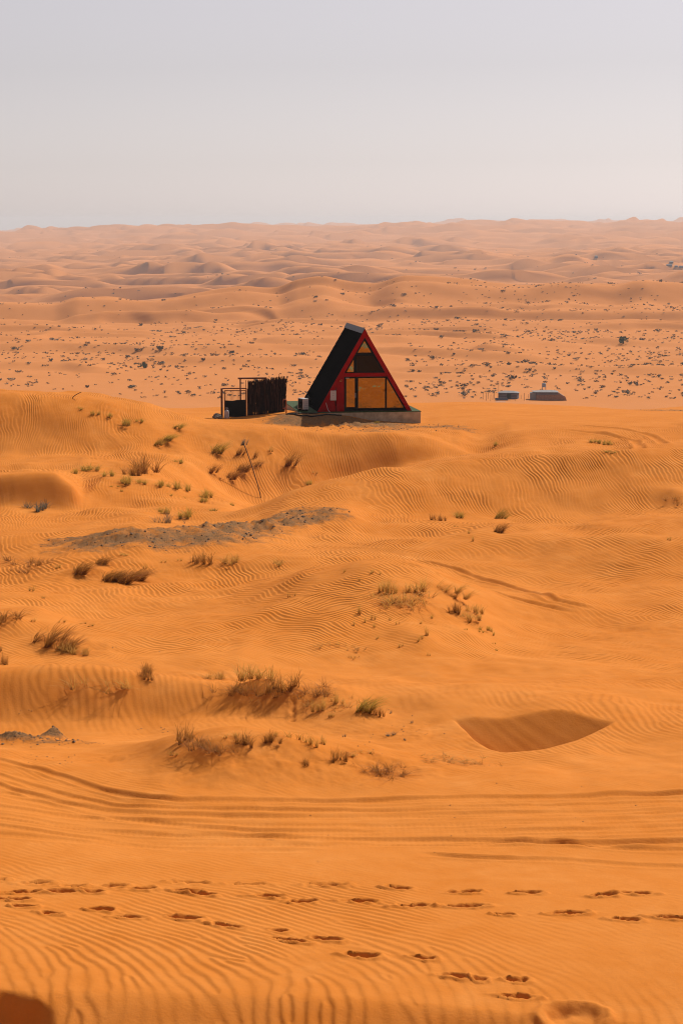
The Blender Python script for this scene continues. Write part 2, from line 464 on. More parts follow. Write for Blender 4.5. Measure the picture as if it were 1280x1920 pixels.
# ---- wind ripples: phase grows across the wind, bending with the slope
LAM = 0.142
gk = np.array([(16,0.05),(17.6,0.0),(18.1,0.05),(18.8,0.45),(19.8,0.85),(22,1.15),(27,1.2),(30,0.8),(32.5,0.35),(35,0.08),(37.4,0.05),(39,0.3),(42,0.75),
               (46,0.7),(50,0.45),(58,0.35),(66,0.3),(75,0.16),(90,0.12),(104,0.1),(118,0.05),(150,0.1)])
dfin = np.linspace(15, 150, 4000)
gint = np.concatenate([[0], np.cumsum(np.interp(dfin[1:], gk[:, 0], gk[:, 1]) * np.diff(dfin))])
ir1 = int(np.searchsorted(RR, 150)); ir0 = int(np.searchsorted(RR, 15))
xs, ys, rs = X[ir0:ir1], Y[ir0:ir1], Rm[ir0:ir1]
G = np.interp(ys, dfin, gint)
wscale = np.interp(ys, [17, 30, 60, 120], [0.55, 0.7, 1.0, 1.3])
G = G + 0.55 * wscale * fbm(xs / 2.6, ys / 4.5, 101, 3) + 0.9 * fbm(xs / 9, ys / 14, 107, 2) * sstep(24, 40, ys)
G = G + 0.085 * fbm(xs / 0.9, ys / 1.1, 110, 2) + 0.042 * fbm(xs / 0.34, ys / 0.40, 109, 2) + 0.9 * (Zb[ir0:ir1] - ZC)* 0.25
lamv = np.interp(ys, [17, 24, 40, 70, 110], [1.0, 0.85, 0.92, 1.1, 1.25])
PHI = np.zeros_like(Z)
PHI[ir0:ir1] = (xs + G) / LAM
# forks: pairs of dislocations in the ripple pattern
dr_ = random.Random(77)
for k in range(170):
    dy = 17.2 + 24 * dr_.random() ** 1.2; dx = dr_.uniform(-.165, .165) * dy; sep = dr_.uniform(.25, 1.1) * (1 if dr_.random() < .5 else -1)
    sl_ = slice(max(ir0, int(np.searchsorted(RR, dy - 3))), min(ir1, int(np.searchsorted(RR, dy + 3))))
    a_ = np.arctan2(Y[sl_] - dy, X[sl_] - dx) - np.arctan2(Y[sl_] - dy, X[sl_] - dx - sep)
    fade = np.exp(-((Y[sl_] - dy) / 1.3) ** 2)
    cut = np.round(a_ / (2 * math.pi))
    a_ = a_ / (2 * math.pi)
    PHI[sl_] += np.where(np.abs(Y[sl_] - dy) < 2.9, a_ - cut * 0, 0) * np.where(fade > .02, 1, 0)
amp = np.interp(ys, [16, 18.2, 19, 20.5, 23, 25, 27, 32, 40, 60, 100, 128, 138], [.018, .0155, .0125, .0105, .0085, .0065, .0085, .0115, .0145, .023, .031, .026, .0])
amp = amp * (0.12 + 0.98 * sstep(-0.35, 0.4, fbm(xs / 1.5, ys / 2.4, 113, 3) + 0.05))
amp = amp * (0.35 + 0.65 * sstep(-.35, .2, fbm(xs / 4.5, ys / 6.5, 117, 2) + .08))
face = sstep(34.8, 35.4, ys) * (1 - sstep(37.2, 37.8, ys)) * (1 - sstep(-.2, .8, xs))
amp = amp * (1 + 0.25 * face)
amp = amp * (1 - np.clip(gravel[ir0:ir1] * 1.6, 0, 1)) * (1 - np.clip(rough[ir0:ir1] / .03, 0, .85))
amp[bowl_s.start - ir0:bowl_s.stop - ir0] *= 1 - bowl_in
# smooth slip faces carry no ripples
def calm(px, py, sx, sy, k=1.0):
    global amp
    p = at(px, py)
    amp = amp * (1 - k * np.exp(-(((xs - p.x) / sx) ** 2 + ((ys - p.y) / sy) ** 2) ** 1.5))
for q in ((640,800,6,2.2,1),(460,790,6,3,.9),(60,935,2.2,2.5,1),(950,780,7,5,.8),(640,1560,9,1.5,.85),(100,990,6,5,.8),(560,870,2.5,4,.35),(1040,790,3,5,.9)):
    calm(*q)

# ---- tyre tracks on the flat
xt = X[band(21, 31)]; yt = Y[band(21, 31)]
s_t = band(21, 31)
track_mask = np.zeros_like(xt)
def track(pix, depth, width=0.2, berm=0.5, tread=0.004, seed=0):
    global track_mask
    pts = np.array([at(*q)[:2] for q in pix])
    yl = pchip(pts[:, 0], pts[:, 1], xt)
    lo = sstep(pts[0, 0] - .01, pts[0, 0] + .5, xt) if pix[0][0] > 0 else 1.0
    hi = 1 - sstep(pts[-1, 0] - .5, pts[-1, 0] + .01, xt) if pix[-1][0] < 1280 else 1.0
    u = (yt - yl + 0.02 * fbm(xt / 0.5, yt * 0 + seed, 120 + seed, 3)) / width
    k = lo * hi * (0.65 + 0.5 * vnoise(xt / 0.7, yt * 0 + seed, 130 + seed))
    pit = -depth * (1 - sstep(0.32, 0.62, np.abs(u)))
    rim = depth * berm * (np.exp(-((u - 0.78) / 0.22) ** 2) + np.exp(-((u + 0.78) / 0.22) ** 2))
    tr = tread * np.sin(xt * 2 * math.pi / 0.075 + np.abs(u) * 3) * (1 - sstep(0.3, 0.5, np.abs(u)))
    Z[s_t] += k * (pit + rim) * .85 * (0.35 + 1.0 * vnoise(xt / 1.3 + seed, yt * 0 + seed, 137 + seed)) + k * tr * .3
    track_mask = np.maximum(track_mask, (1 - sstep(0.5, 1.1, np.abs(u))) * np.minimum(1, k))
TR = [
 ([(-40,1420),(100,1452),(230,1490),(350,1501),(640,1503),(900,1497),(1320,1487)], .040, .26),
 ([(-40,1443),(150,1497),(300,1514),(640,1520),(1000,1512),(1320,1505)], .024, .2),
 ([(-40,1462),(150,1512),(300,1528),(640,1534),(1000,1524),(1320,1520)], .026, .22),
 ([(-40,1482),(150,1520),(300,1540),(640,1547),(1000,1540),(1320,1530)], .016, .18),
 ([(-40,1508),(200,1536),(400,1553),(640,1560),(1000,1556),(1320,1546)], .022, .2),
 ([(420,1562),(600,1573),(700,1576),(900,1578),(1100,1581),(1320,1577)], .05, .22),
 ([(660,1581),(800,1583),(1000,1580),(1150,1590),(1320,1596)], .036, .2),
 ([(770,1601),(900,1608),(1050,1613),(1180,1622),(1320,1626)], .05, .18),
 ([(-40,1545),(150,1570),(300,1590),(450,1596),(600,1595)], .018, .16),
 ([(-40,1562),(150,1578),(260,1588),(420,1583),(640,1588)], .014, .2),
 ([(-40,1528),(160,1556),(380,1568),(560,1566),(760,1565)], .016, .18),
]
tq = random.Random(3)
for k in range(9):
    y0 = 1455 + 13 * k + tq.uniform(-4, 4)
    TR.append(([(-40, y0 - 12), (150, y0 + 22 - k), (320, y0 + 42 - 2 * k), (640, y0 + 48 - 2.5 * k), (1000, y0 + 44 - 2.5 * k), (1320, y0 + 36 - 2 * k)], tq.uniform(.006, .013), tq.uniform(.08, .16)))
for q, (p_, dp_, w_) in enumerate(TR): track(p_, dp_, w_, seed=q)
ia, ib = s_t.start - ir0, s_t.stop - ir0
amp[ia:ib] *= (1 - 0.9 * track_mask)
def cross_track(pix, depth, width, r0, r1):
    s = band(r0, r1)
    d, t = poly_dist([at(*q)[:2] for q in pix], X[s], Y[s])
    k = sstep(0, .12, t) * (1 - sstep(.85, 1, t))
    u = d / width
    Z[s] += k * (-depth * (1 - sstep(.3, .7, u)) + depth * .6 * np.exp(-((u - .95) / .3) ** 2))
    amp[s.start - ir0:s.stop - ir0] *= 1 - .8 * k * (1 - sstep(.8, 1.3, u))
for off in ((0, 0), (34, -8)):
    cross_track([(730+off[0],1052+off[1]),(830+off[0],1080+off[1]),(920+off[0],1108+off[1]),(1000+off[0],1132+off[1]),(1090+off[0],1152+off[1])], .05, .22, 44, 62)
for off in ((0, 0), (30, -9)):
    cross_track([(1040+off[0],805+off[1]),(1120+off[0],812+off[1]),(1190+off[0],826+off[1]),(1250+off[0],848+off[1])], .08, .4, 96, 132)

# ---- footprints
prints = [(350,1656,80),(345,1672,60),(380,1677,50),(465,1659,75),(610,1661,78),(500,1682,60),(562,1692,50),(742,1666,55),(672,1691,70),(772,1700,66),
 (868,1700,80),(945,1716,45),(870,1674,60),(985,1675,55),(1128,1680,50),(1192,1676,70),(1062,1713,80),(1168,1725,55),(1252,1721,75),
 (68,1656,70),(135,1663,50),(210,1662,60),(265,1668,50),(38,1674,80),(110,1672,70),(20,1687,70),(170,1672,50),(45,1700,45),(95,1714,50),(2,1651,30),
 (190,1706,55),(240,1721,60),(345,1722,60),(425,1737,66),(525,1746,42),(545,1764,70),(610,1762,55),(675,1793,66),(790,1798,48),(852,1832,50),(895,1837,30),(962,1838,50),(966,1870,74)]
for q, (px, py, ln) in enumerate(prints):
    p = at(px, py); s = band(p.y - 1.0, p.y + 1.0)
    x0, y0 = X[s] - p.x, Y[s] - p.y
    ang = random.uniform(-.25, .25) + (-.35 if py > 1700 and px < 900 else 0)
    L_ = ln / F * p.y * 0.5
    x1 = x0 * math.cos(ang) + y0 * math.sin(ang); y1 = -x0 * math.sin(ang) + y0 * math.cos(ang)
    x1 = x1 + .05 * fbm(X[s] / .09, Y[s] / .11, 200 + q, 2); y1 = y1 + .03 * fbm(X[s] / .1, Y[s] / .1, 240 + q, 2)
    W_ = random.uniform(.05, .075)
    e = np.sqrt((x1 / (L_ * 1.0)) ** 2 + (y1 / (W_ * (1 + .25 * x1 / L_))) ** 2)
    dep = random.uniform(.04, .065)
    pit = -dep * (1 - sstep(.45, 1.05, e)) * (0.75 + .5 * sstep(-.3, .9, np.abs(x1 / L_)))
    rim = .022 * np.exp(-((e - 1.3) / .3) ** 2) * (0.5 + 1.0 * vnoise(X[s] / .09, Y[s] / .09, 280 + q))
    jag = .026 * fbm(X[s] / .05, Y[s] / .06, 320 + q, 2) * np.exp(-(e / 1.15) ** 4)
    Z[s] += pit + rim + jag
    amp[s.start - ir0:s.stop - ir0] *= sstep(.9, 1.7, e)
# kicked hollow at the lower right, blow-out at the lower left
p = at(1075, 1905); s = band(16.9, 19.4)
e = np.sqrt(((X[s] - p.x) / .27) ** 2 + ((Y[s] - p.y) / .22) ** 2) + .12 * fbm(X[s] / .15, Y[s] / .15, 361, 2)
Z[s] += -.065 * (1 - sstep(.6, 1.0, e)) * (.5 + .8 * vnoise(X[s] / .12, Y[s] / .12, 365)) + .03 * np.exp(-((e - 1.2) / .2) ** 2)
amp[s.start - ir0:s.stop - ir0] *= sstep(.8, 1.3, e)
p = at(20, 1885); s = band(15.5, 19)
e = np.sqrt(((X[s] - p.x + .1) / .60) ** 2 + ((Y[s] - (p.y - .5)) / .80) ** 2) + .05 * fbm(X[s] / .2, Y[s] / .2, 363, 2)
Z[s] -= .24 * (1 - sstep(.55, .95, e))
amp[s.start - ir0:s.stop - ir0] *= sstep(.85, 1.05, e)
# small animal trail up the shaded face
for k in range(7):
    p = at(549 + 1.5 * math.sin(k * 2), 1313 + k * 6.5); s = band(p.y - .5, p.y + .5)
    e = np.hypot((X[s] - p.x) / .05, (Y[s] - p.y) / .07)
    Z[s] += -.035 * np.exp(-e ** 2) + .012 * np.exp(-((e - 1.5) / .4) ** 2)

Z[ir0:ir1] += rough[ir0:ir1] * fbm(xs / .30, ys / .42, 131, 4) + 0.25 * rough[ir0:ir1] * fbm(xs / .09, ys / .12, 137, 2)
fl = 0.0035 * (1 - sstep(26, 40, ys)) * fbm(xs / .16, ys / .2, 141, 3)
Z[ir0:ir1] += fl
# near ripples are relief in the mesh, farther ones relief in the shading
U = PHI[ir0:ir1] - np.floor(PHI[ir0:ir1])
prof = np.minimum(sstep(0, .32, U), 1 - sstep(.32, 1, U))
wgeo = 1 - sstep(38, 44, ys)
Z[ir0:ir1] += amp * prof * wgeo
RAMP = np.zeros_like(Z)
RAMP[ir0:ir1] = amp * (1 - wgeo)
RAMP[:, AZ > 0.3] = 0; RAMP[:, AZ < -0.3] = 0

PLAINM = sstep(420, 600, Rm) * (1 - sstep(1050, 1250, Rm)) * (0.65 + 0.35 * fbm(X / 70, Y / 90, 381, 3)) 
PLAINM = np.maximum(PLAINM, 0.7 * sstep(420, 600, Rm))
def build_ground():
    n = NR * NC
    co = np.empty((n + 1, 3), np.float32)
    co[:n, 0] = X.ravel(); co[:n, 1] = Y.ravel(); co[:n, 2] = Z.ravel()
    co[n] = (0, 0, ZC - 1.7)
    i = np.arange(NR - 1)[:, None]; j = np.arange(NC)[None, :]; j2 = (j + 1) % NC
    q = np.stack([i * NC + j, i * NC + j2, (i + 1) * NC + j2, (i + 1) * NC + j], -1).reshape(-1, 4)[:, ::-1]
    jj = np.arange(NC)
    tri = np.stack([np.full(NC, n), (jj + 1) % NC, jj], -1)
    nq, ntri = len(q), len(tri)
    me = bpy.data.meshes.new('ground')
    me.vertices.add(n + 1); me.vertices.foreach_set('co', co.ravel())
    me.loops.add(nq * 4 + ntri * 3)
    me.loops.foreach_set('vertex_index', np.concatenate([q.ravel(), tri.ravel()]).astype(np.int32))
    me.polygons.add(nq + ntri)
    st = np.concatenate([np.arange(nq) * 4, nq * 4 + np.arange(ntri) * 3]).astype(np.int32)
    me.polygons.foreach_set('loop_start', st)
    me.polygons.foreach_set('use_smooth', np.ones(nq + ntri, bool))
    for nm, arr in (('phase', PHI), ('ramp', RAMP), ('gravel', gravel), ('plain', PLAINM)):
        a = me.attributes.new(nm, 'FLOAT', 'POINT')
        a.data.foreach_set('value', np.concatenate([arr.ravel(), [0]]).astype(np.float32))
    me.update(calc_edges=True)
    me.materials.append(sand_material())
    o = bpy.data.objects.new('ground', me)
    o['kind'] = 'structure'
    o['label'] = 'orange rippled desert sand with dunes reaching to the horizon'
    col.objects.link(o)
    return o
build_ground()

# HAZE box round everything
def build_haze():
    zlo, zhi = float(Z.min()) - 1.0, float(max(Z.max(), ZC)) + 2.0
    R = 14100
    bm = bmesh.new()
    bmesh.ops.create_cube(bm, size=1.0)
    for v in bm.verts:
        v.co = Vector((v.co.x * 2 * R, v.co.y * 2 * R, zlo if v.co.z < 0 else zhi))
    me = bpy.data.meshes.new('haze'); bm.to_mesh(me); bm.free()
    m = bpy.data.materials.new('haze_air'); m.use_nodes = True
    nt = m.node_tree; nt.nodes.clear()
    out = nt.nodes.new('ShaderNodeOutputMaterial')
    v = nt.nodes.new('ShaderNodeVolumePrincipled')
    v.inputs['Color'].default_value = (0.95, 0.93, 0.95, 1)
    v.inputs['Density'].default_value = HAZE
    v.inputs['Anisotropy'].default_value = 0.2
    nt.links.new(v.outputs[0], out.inputs['Volume'])
    me.materials.append(m)
    o = bpy.data.objects.new('haze', me); o['kind'] = 'stuff'
    o['label'] = 'pale dusty air fading the far dunes'
    o['category'] = 'haze'
    col.objects.link(o)
HAZE = 8.0e-5
build_haze()
#OBJECTS
# ------------------------------------------------------------------ object helpers
class MB:
    """collects shapes that belong to ONE mesh"""
    def __init__(s): s.v = []; s.f = []; s.c = []
    def add(s, vs, fs, c=0.5):
        o = len(s.v); s.v.extend([tuple(p) for p in vs]); s.f.extend([tuple(i + o for i in f) for f in fs]); s.c.extend([c] * len(vs) if not isinstance(c, list) else c)
    def box(s, x0, x1, y0, y1, z0, z1, M=None):
        p = [Vector((x, y, z)) for z in (z0, z1) for y in (y0, y1) for x in (x0, x1)]
        if M is not None: p = [M @ q for q in p]
        s.add(p, [(0, 2, 3, 1), (4, 5, 7, 6), (0, 1, 5, 4), (2, 6, 7, 3), (0, 4, 6, 2), (1, 3, 7, 5)])
        return s
    def prism(s, poly, y0, y1):           # polygon in x,z (counter-clockwise seen from -Y), pushed along y
        n = len(poly)
        p = [(x, y0, z) for x, z in poly] + [(x, y1, z) for x, z in poly]
        f = [tuple(range(n)), tuple(range(2 * n - 1, n - 1, -1))]
        for i in range(n):
            j = (i + 1) % n
            f.append((i, i + n, j + n, j))
        s.add(p, f); return s
    def tube(s, pts, r, n=6, r2=None):
        pts = [Vector(p) for p in pts]; m = len(pts); vs = []
        for k, p in enumerate(pts):
            t = (pts[min(k + 1, m - 1)] - pts[max(k - 1, 0)]).normalized()
            a = t.cross(Vector((0, 0, 1)))
            if a.length < 1e-3: a = t.cross(Vector((1, 0, 0)))
            a.normalize(); b = t.cross(a)
            rr = r if r2 is None else r + (r2 - r) * k / (m - 1)
            for q in range(n):
                an = 2 * math.pi * q / n
                vs.append(p + a * (rr * math.cos(an)) + b * (rr * math.sin(an)))
        fs = [(k * n + q, k * n + (q + 1) % n, (k + 1) * n + (q + 1) % n, (k + 1) * n + q) for k in range(m - 1) for q in range(n)]
        fs += [tuple(range(n - 1, -1, -1)), tuple(range((m - 1) * n, m * n))]
        s.add(vs, fs); return s
    def lathe(s, prof, n=14, c=(0, 0, 0)):
        vs = [(c[0] + r * math.cos(2 * math.pi * q / n), c[1] + r * math.sin(2 * math.pi * q / n), c[2] + z) for r, z in prof for q in range(n)]
        fs = [(k * n + q, k * n + (q + 1) % n, (k + 1) * n + (q + 1) % n, (k + 1) * n + q) for k in range(len(prof) - 1) for q in range(n)]
        fs += [tuple(range(n - 1, -1, -1)), tuple(range((len(prof) - 1) * n, len(prof) * n))]
        s.add(vs, fs); return s
    def mesh(s, name, m, smooth=False, tone=False):
        me = bpy.data.meshes.new(name)
        me.from_pydata(s.v, [], s.f)
        if tone:
            a = me.attributes.new('tone', 'FLOAT', 'POINT'); a.data.foreach_set('value', np.array(s.c, np.float32))
        if smooth: me.polygons.foreach_set('use_smooth', np.ones(len(me.polygons), bool))
        me.update(); me.materials.append(m)
        return me
    def build(s, name, m, parent=None, smooth=False, bevel=0.0, tone=False):
        o = bpy.data.objects.new(name, s.mesh(name, m, smooth, tone)); col.objects.link(o)
        if parent is not None: o.parent = parent
        if bevel:
            b = o.modifiers.new('bevel', 'BEVEL'); b.width = bevel; b.segments = 2; b.limit_method = 'ANGLE'
        return o

def tag(o, label, cat, group=None, kind=None):
    o['label'] = label; o['category'] = cat
    if group: o['group'] = group
    if kind: o['kind'] = kind
    return o
def empty(name, loc, rz=0.0):
    o = bpy.data.objects.new(name, None); col.objects.link(o)
    o.location = loc; o.rotation_euler = (0, 0, rz); o.empty_display_size = 0.3
    return o

M_RED = mat('red_paint', (0.27, 0.004, 0.003), 0.7, spec=.02, noise=0.18, nscale=3)
M_ROOF = mat('black_shingle', (0.0035, 0.0035, 0.004), 0.95, noise=0.4, nscale=5, bump=0.4, bscale=30, spec=0.0)
M_CAP = mat('ridge_metal', (0.07, 0.07, 0.08), 0.5, 0.4, noise=0.2, nscale=6)
M_BLACK = mat('black_frame', (0.005, 0.005, 0.005), 0.6, spec=.08)
M_CONC = mat('concrete', (0.38, 0.30, 0.205), 0.9, noise=0.32, nscale=2.5, bump=0.4)
M_TURF = mat('artificial_turf', (0.030, 0.058, 0.010), 0.9, noise=0.35, nscale=20, bump=0.8, bscale=90)
M_WHITE = mat('white_plastic', (0.46, 0.44, 0.43), 0.5, noise=0.08)
M_GREY = mat('grey_metal', (0.26, 0.26, 0.29), 0.5, noise=0.15)
M_DARK = mat('dark_inside', (0.018, 0.014, 0.011), 0.9)
M_WOOD = mat('dark_wood', (0.10, 0.055, 0.028), 0.75, noise=0.3, nscale=9)
M_RUST = mat('rusty_metal', (0.10, 0.035, 0.018), 0.8, noise=0.45, nscale=14)
M_ORUST = mat('orange_rust', (0.26, 0.07, 0.02), 0.8, noise=0.35, nscale=14)
M_HOSE = mat('black_rubber', (0.010, 0.009, 0.009), 0.6)
M_STONE = mat('grey_stone', (0.16, 0.12, 0.09), 0.9, noise=0.35, nscale=9)
M_BRASS = mat('brass', (0.45, 0.26, 0.07), 0.4, 0.6)

def glass_mat(name, tint, mixf, wav, thru):
    m = bpy.data.materials.new(name); m.use_nodes = True
    nt = m.node_tree; nt.nodes.clear(); N = nt.nodes; L = nt.links
    out = N.new('ShaderNodeOutputMaterial')
    g = N.new('ShaderNodeBsdfGlossy'); g.inputs['Color'].default_value = (*tint, 1); g.inputs['Roughness'].default_value = 0.02
    t = N.new('ShaderNodeBsdfTransparent'); t.inputs['Color'].default_value = (*thru, 1)
    mx = N.new('ShaderNodeMixShader'); mx.inputs[0].default_value = mixf
    tc = N.new('ShaderNodeTexCoord')
    n = N.new('ShaderNodeTexNoise'); n.inputs['Scale'].default_value = 0.9; n.inputs['Detail'].default_value = 2.5
    b = N.new('ShaderNodeBump'); b.inputs['Strength'].default_value = 1.0; b.inputs['Distance'].default_value = wav
    L.new(tc.outputs['Object'], n.inputs['Vector']); L.new(n.outputs['Fac'], b.inputs['Height']); L.new(b.outputs['Normal'], g.inputs['Normal'])
    L.new(t.outputs[0], mx.inputs[1]); L.new(g.outputs[0], mx.inputs[2]); L.new(mx.outputs[0], out.inputs['Surface'])
    return m
M_GLASS = glass_mat('bronze_mirror_glass', (0.42, 0.30, 0.11), 0.72, 0.075, (0.5, 0.42, 0.28))
M_CLEAR = glass_mat('dark_open_glass', (0.5, 0.45, 0.4), 0.03, 0.01, (0.12, 0.1, 0.08))

# ------------------------------------------------------------------ the A-frame hut on its platform
HP = pos(683, 771, 133.0)
HROT = math.radians(8.5)
HW, HH, HL = 2.95, 5.05, 7.4
def wo_(z, inset=0.0): return HW * (1 - z / HH) - inset
platform = empty('concrete_platform', HP, HROT)
tag(platform, 'pale concrete base slab with green turf top under the red hut', 'platform')
MB().box(-4.1, 3.5, -0.42, 8.2, -1.5, -0.035).build('slab', M_CONC, platform, bevel=0.015)
MB().box(-4.11, 3.52, -0.43, 8.21, -0.035, 0.0).build('turf', M_TURF, platform)

hut = empty('a_frame_hut', HP + Vector((0, 0, 0.004)), HROT)
tag(hut, 'red A-frame hut with steep black roof and mirrored glass front', 'hut')
for s in (-1, 1):
    th = 0.2
    P = [(s * HW, 0.0), (0, HH), (0, HH - th / math.cos(math.radians(59.7))), (s * (HW - th / math.sin(math.radians(59.7))), 0.0)]
    if s > 0: P = P[::-1]
    rp = MB().prism(P[::-1], -0.03, HL).build('roof_panel', M_ROOF, hut)
    # overlapping shingle courses on the slope
    nrow = 16
    for k in range(nrow):
        z0 = HH * k / nrow; z1 = HH * (k + 1) / nrow + 0.04
        z1 = min(z1, HH - 0.03)
        nx, nz = s * math.sin(math.radians(59.7)), math.cos(math.radians(59.7))
        a = (s * wo_(z0), z0); b = (s * wo_(z1), z1)
        pl = [(a[0] + nx * 0.003, a[1] + nz * 0.003), (a[0] + nx * 0.028, a[1] + nz * 0.028), (b[0] + nx * 0.008, b[1] + nz * 0.008), (b[0] + nx * 0.003, b[1] + nz * 0.003)]
        if s < 0: pl = pl[::-1]
        MB().prism(pl, -0.02, HL - 0.01).build('shingle_course', M_ROOF, rp)
    nx, nz = s * math.sin(math.radians(59.7)), math.cos(math.radians(59.7))
    za = HH - 0.22
    pl = [(s * wo_(za) + nx * 0.035, za + nz * 0.035), (s * wo_(za) + nx * 0.055, za + nz * 0.055), (0, HH + 0.125), (0, HH + 0.085)]
    if s < 0: pl = pl[::-1]
    MB().prism(pl, -0.06, HL + 0.02).build('ridge_cap', M_CAP, rp)
    th = 0.25
    P = [(s * (HW + 0.03), 0.0), (0, HH + 0.06), (0, HH + 0.06 - th / math.cos(math.radians(59.7))), (s * (HW + 0.03 - th / math.sin(math.radians(59.7))), 0.0)]
    if s > 0: P = P[::-1]
    MB().prism(P[::-1], -0.13, -0.032).build('bargeboard', M_RED, hut, bevel=0.008)

def inset(poly, w):
    n = len(poly); out = []
    ar = sum(poly[i][0] * poly[(i + 1) % n][1] - poly[(i + 1) % n][0] * poly[i][1] for i in range(n))
    sg = 1 if ar > 0 else -1
    ws = w if isinstance(w, (list, tuple)) else [w] * n
    ln = []
    for i in range(n):
        (x0, z0), (x1, z1) = poly[i], poly[(i + 1) % n]
        l = math.hypot(x1 - x0, z1 - z0); nx, nz = -(z1 - z0) / l * sg, (x1 - x0) / l * sg
        ln.append((nx, nz, nx * x0 + nz * z0 + ws[i]))
    for i in range(n):
        a = ln[i - 1]; b = ln[i]; det = a[0] * b[1] - a[1] * b[0]
        out.append(((a[2] * b[1] - a[1] * b[2]) / det, (a[0] * b[2] - a[2] * b[0]) / det))
    return out
def window(name, poly, w, m, y=0.02, parent=hut):
    inn = inset(poly, w); n = len(poly); mb = MB()
    p = [(x, yy, z) for yy in (y, y + 0.09) for x, z in poly] + [(x, yy, z) for yy in (y, y + 0.09) for x, z in inn]
    f = []
    for i in range(n):
        j = (i + 1) % n
        f += [(i, j, 2 * n + j, 2 * n + i), (n + i, 3 * n + i, 3 * n + j, n + j), (2 * n + i, 2 * n + j, 3 * n + j, 3 * n + i), (i, n + i, n + j, j)]
    mb.add(p, f)
    fr = mb.build(name, M_BLACK, parent)
    MB().prism(inset(inn, -0.01), y + 0.035, y + 0.05).build('pane', m, fr)
    return fr
IN = 0.235
MB().prism([(-(HW - 0.22), 0.0), (-1.285, 0.0), (-1.285, 2.16), (-wo_(2.16, 0.22), 2.16)], 0.0, 0.1).build('gable_panel', M_RED, hut)
MB().prism([(-wo_(2.16, 0.22), 2.163), (wo_(2.16, 0.22), 2.163), (wo_(2.39, 0.22), 2.39), (-wo_(2.39, 0.22), 2.39)], -0.02, 0.12).build('cross_beam', M_RED, hut, bevel=0.008)
door = window('door', [(-1.28, 0.04), (-0.47, 0.04), (-0.47, 2.155), (-1.28, 2.155)], [0.22, 0.13, 0.1, 0.13], M_GLASS, 0.01)
MB().box(-0.60, -0.555, -0.05, 0.0, 0.85, 1.15).build('handle', M_GREY, door)
MB().box(-1.2, -0.98, -0.04, 0.005, 2.06, 2.10).build('door_closer', M_GREY, door)
window('window', [(-0.465, 0.04), (1.36, 0.04), (1.36, 2.155), (-0.465, 2.155)], [0.15, 0.05, 0.09, 0.07], M_GLASS)
window('window', [(1.365, 0.04), (wo_(0.04, IN), 0.04), (wo_(2.155, IN), 2.155), (1.365, 2.155)], [0.15, 0.10, 0.02, 0.05], M_GLASS)
window('window', [(-wo_(2.40, IN), 2.40), (-0.62, 2.40), (-0.62, 3.58)], [0.05, 0.05, 0.13], M_GLASS)
window('window', [(-0.615, 2.40), (wo_(2.40, IN), 2.40), (wo_(3.56, IN), 3.56), (-0.615, 3.56)], [0.06, 0.13, 0.10, 0.10], M_CLEAR)
window('window', [(-wo_(3.565, IN), 3.565), (wo_(3.565, IN), 3.565), (0, HH * (1 - IN / HW))], [0.09, 0.13, 0.13], M_GLASS)
MB().box(-HW + 0.3, HW - 0.3, 0.12, HL - 0.1, 0.001, 0.05).build('floor', M_WOOD, hut)
MB().box(-1.25, 1.25, 2.2, HL - 0.1, 2.2, 2.32).build('loft_floor', M_WOOD, hut)
MB().prism([(-HW + 0.25, 0.0), (HW - 0.25, 0.0), (0, HH - 0.42)], HL - 0.1, HL - 0.02).build('rear_wall', M_RED, hut)
# fittings on the red panel
wh = MB().box(-2.17, -1.80, -0.17, -0.002, 0.70, 1.32).build('water_heater', M_WHITE, hut, bevel=0.03)
for z in (1.0, 1.14): MB().box(-2.0, -1.965, -0.178, -0.171, z, z + 0.035).build('knob', M_BLACK, wh)
for z in (1.42, 1.54): MB().box(-1.93, -1.84, -0.06, -0.002, z, z + 0.08).build('junction_box', M_WHITE, hut)
MB().box(-1.80, -1.77, -0.05, -0.002, 0.02, 1.75).build('conduit', M_BLACK, hut)
MB().box(-2.47, -2.39, -0.05, -0.002, 0.72, 0.85).build('socket', M_GREY, hut)
MB().tube([(-1.87, -0.10, 0.7), (-1.86, -0.09, 0.5), (-1.80, -0.08, 0.35)], 0.018).build('pipe', M_BLACK, hut)
em = MB()
for (x0, x1, z0, z1) in ((-1.64, -1.62, 1.85, 2.02), (-1.64, -1.52, 2.0, 2.02), (-1.54, -1.52, 1.85, 2.02), (-1.64, -1.58, 1.85, 1.87), (-1.46, -1.44, 1.85, 2.02), (-1.50, -1.44, 1.85, 1.87)):
    em.box(x0, x1, -0.02, -0.002, z0, z1)
em.build('sign_mark', M_BRASS, hut)
MB().tube([(-2.43, -0.05, 0.74), (-2.43, -0.14, 0.5), (-2.34, -0.25, 0.15), (-2.15, -0.42, -0.12), (-1.95, -0.6, -0.2), (-1.8, -0.72, -0.22)], 0.018).build('cable', M_WHITE, hut, smooth=True)

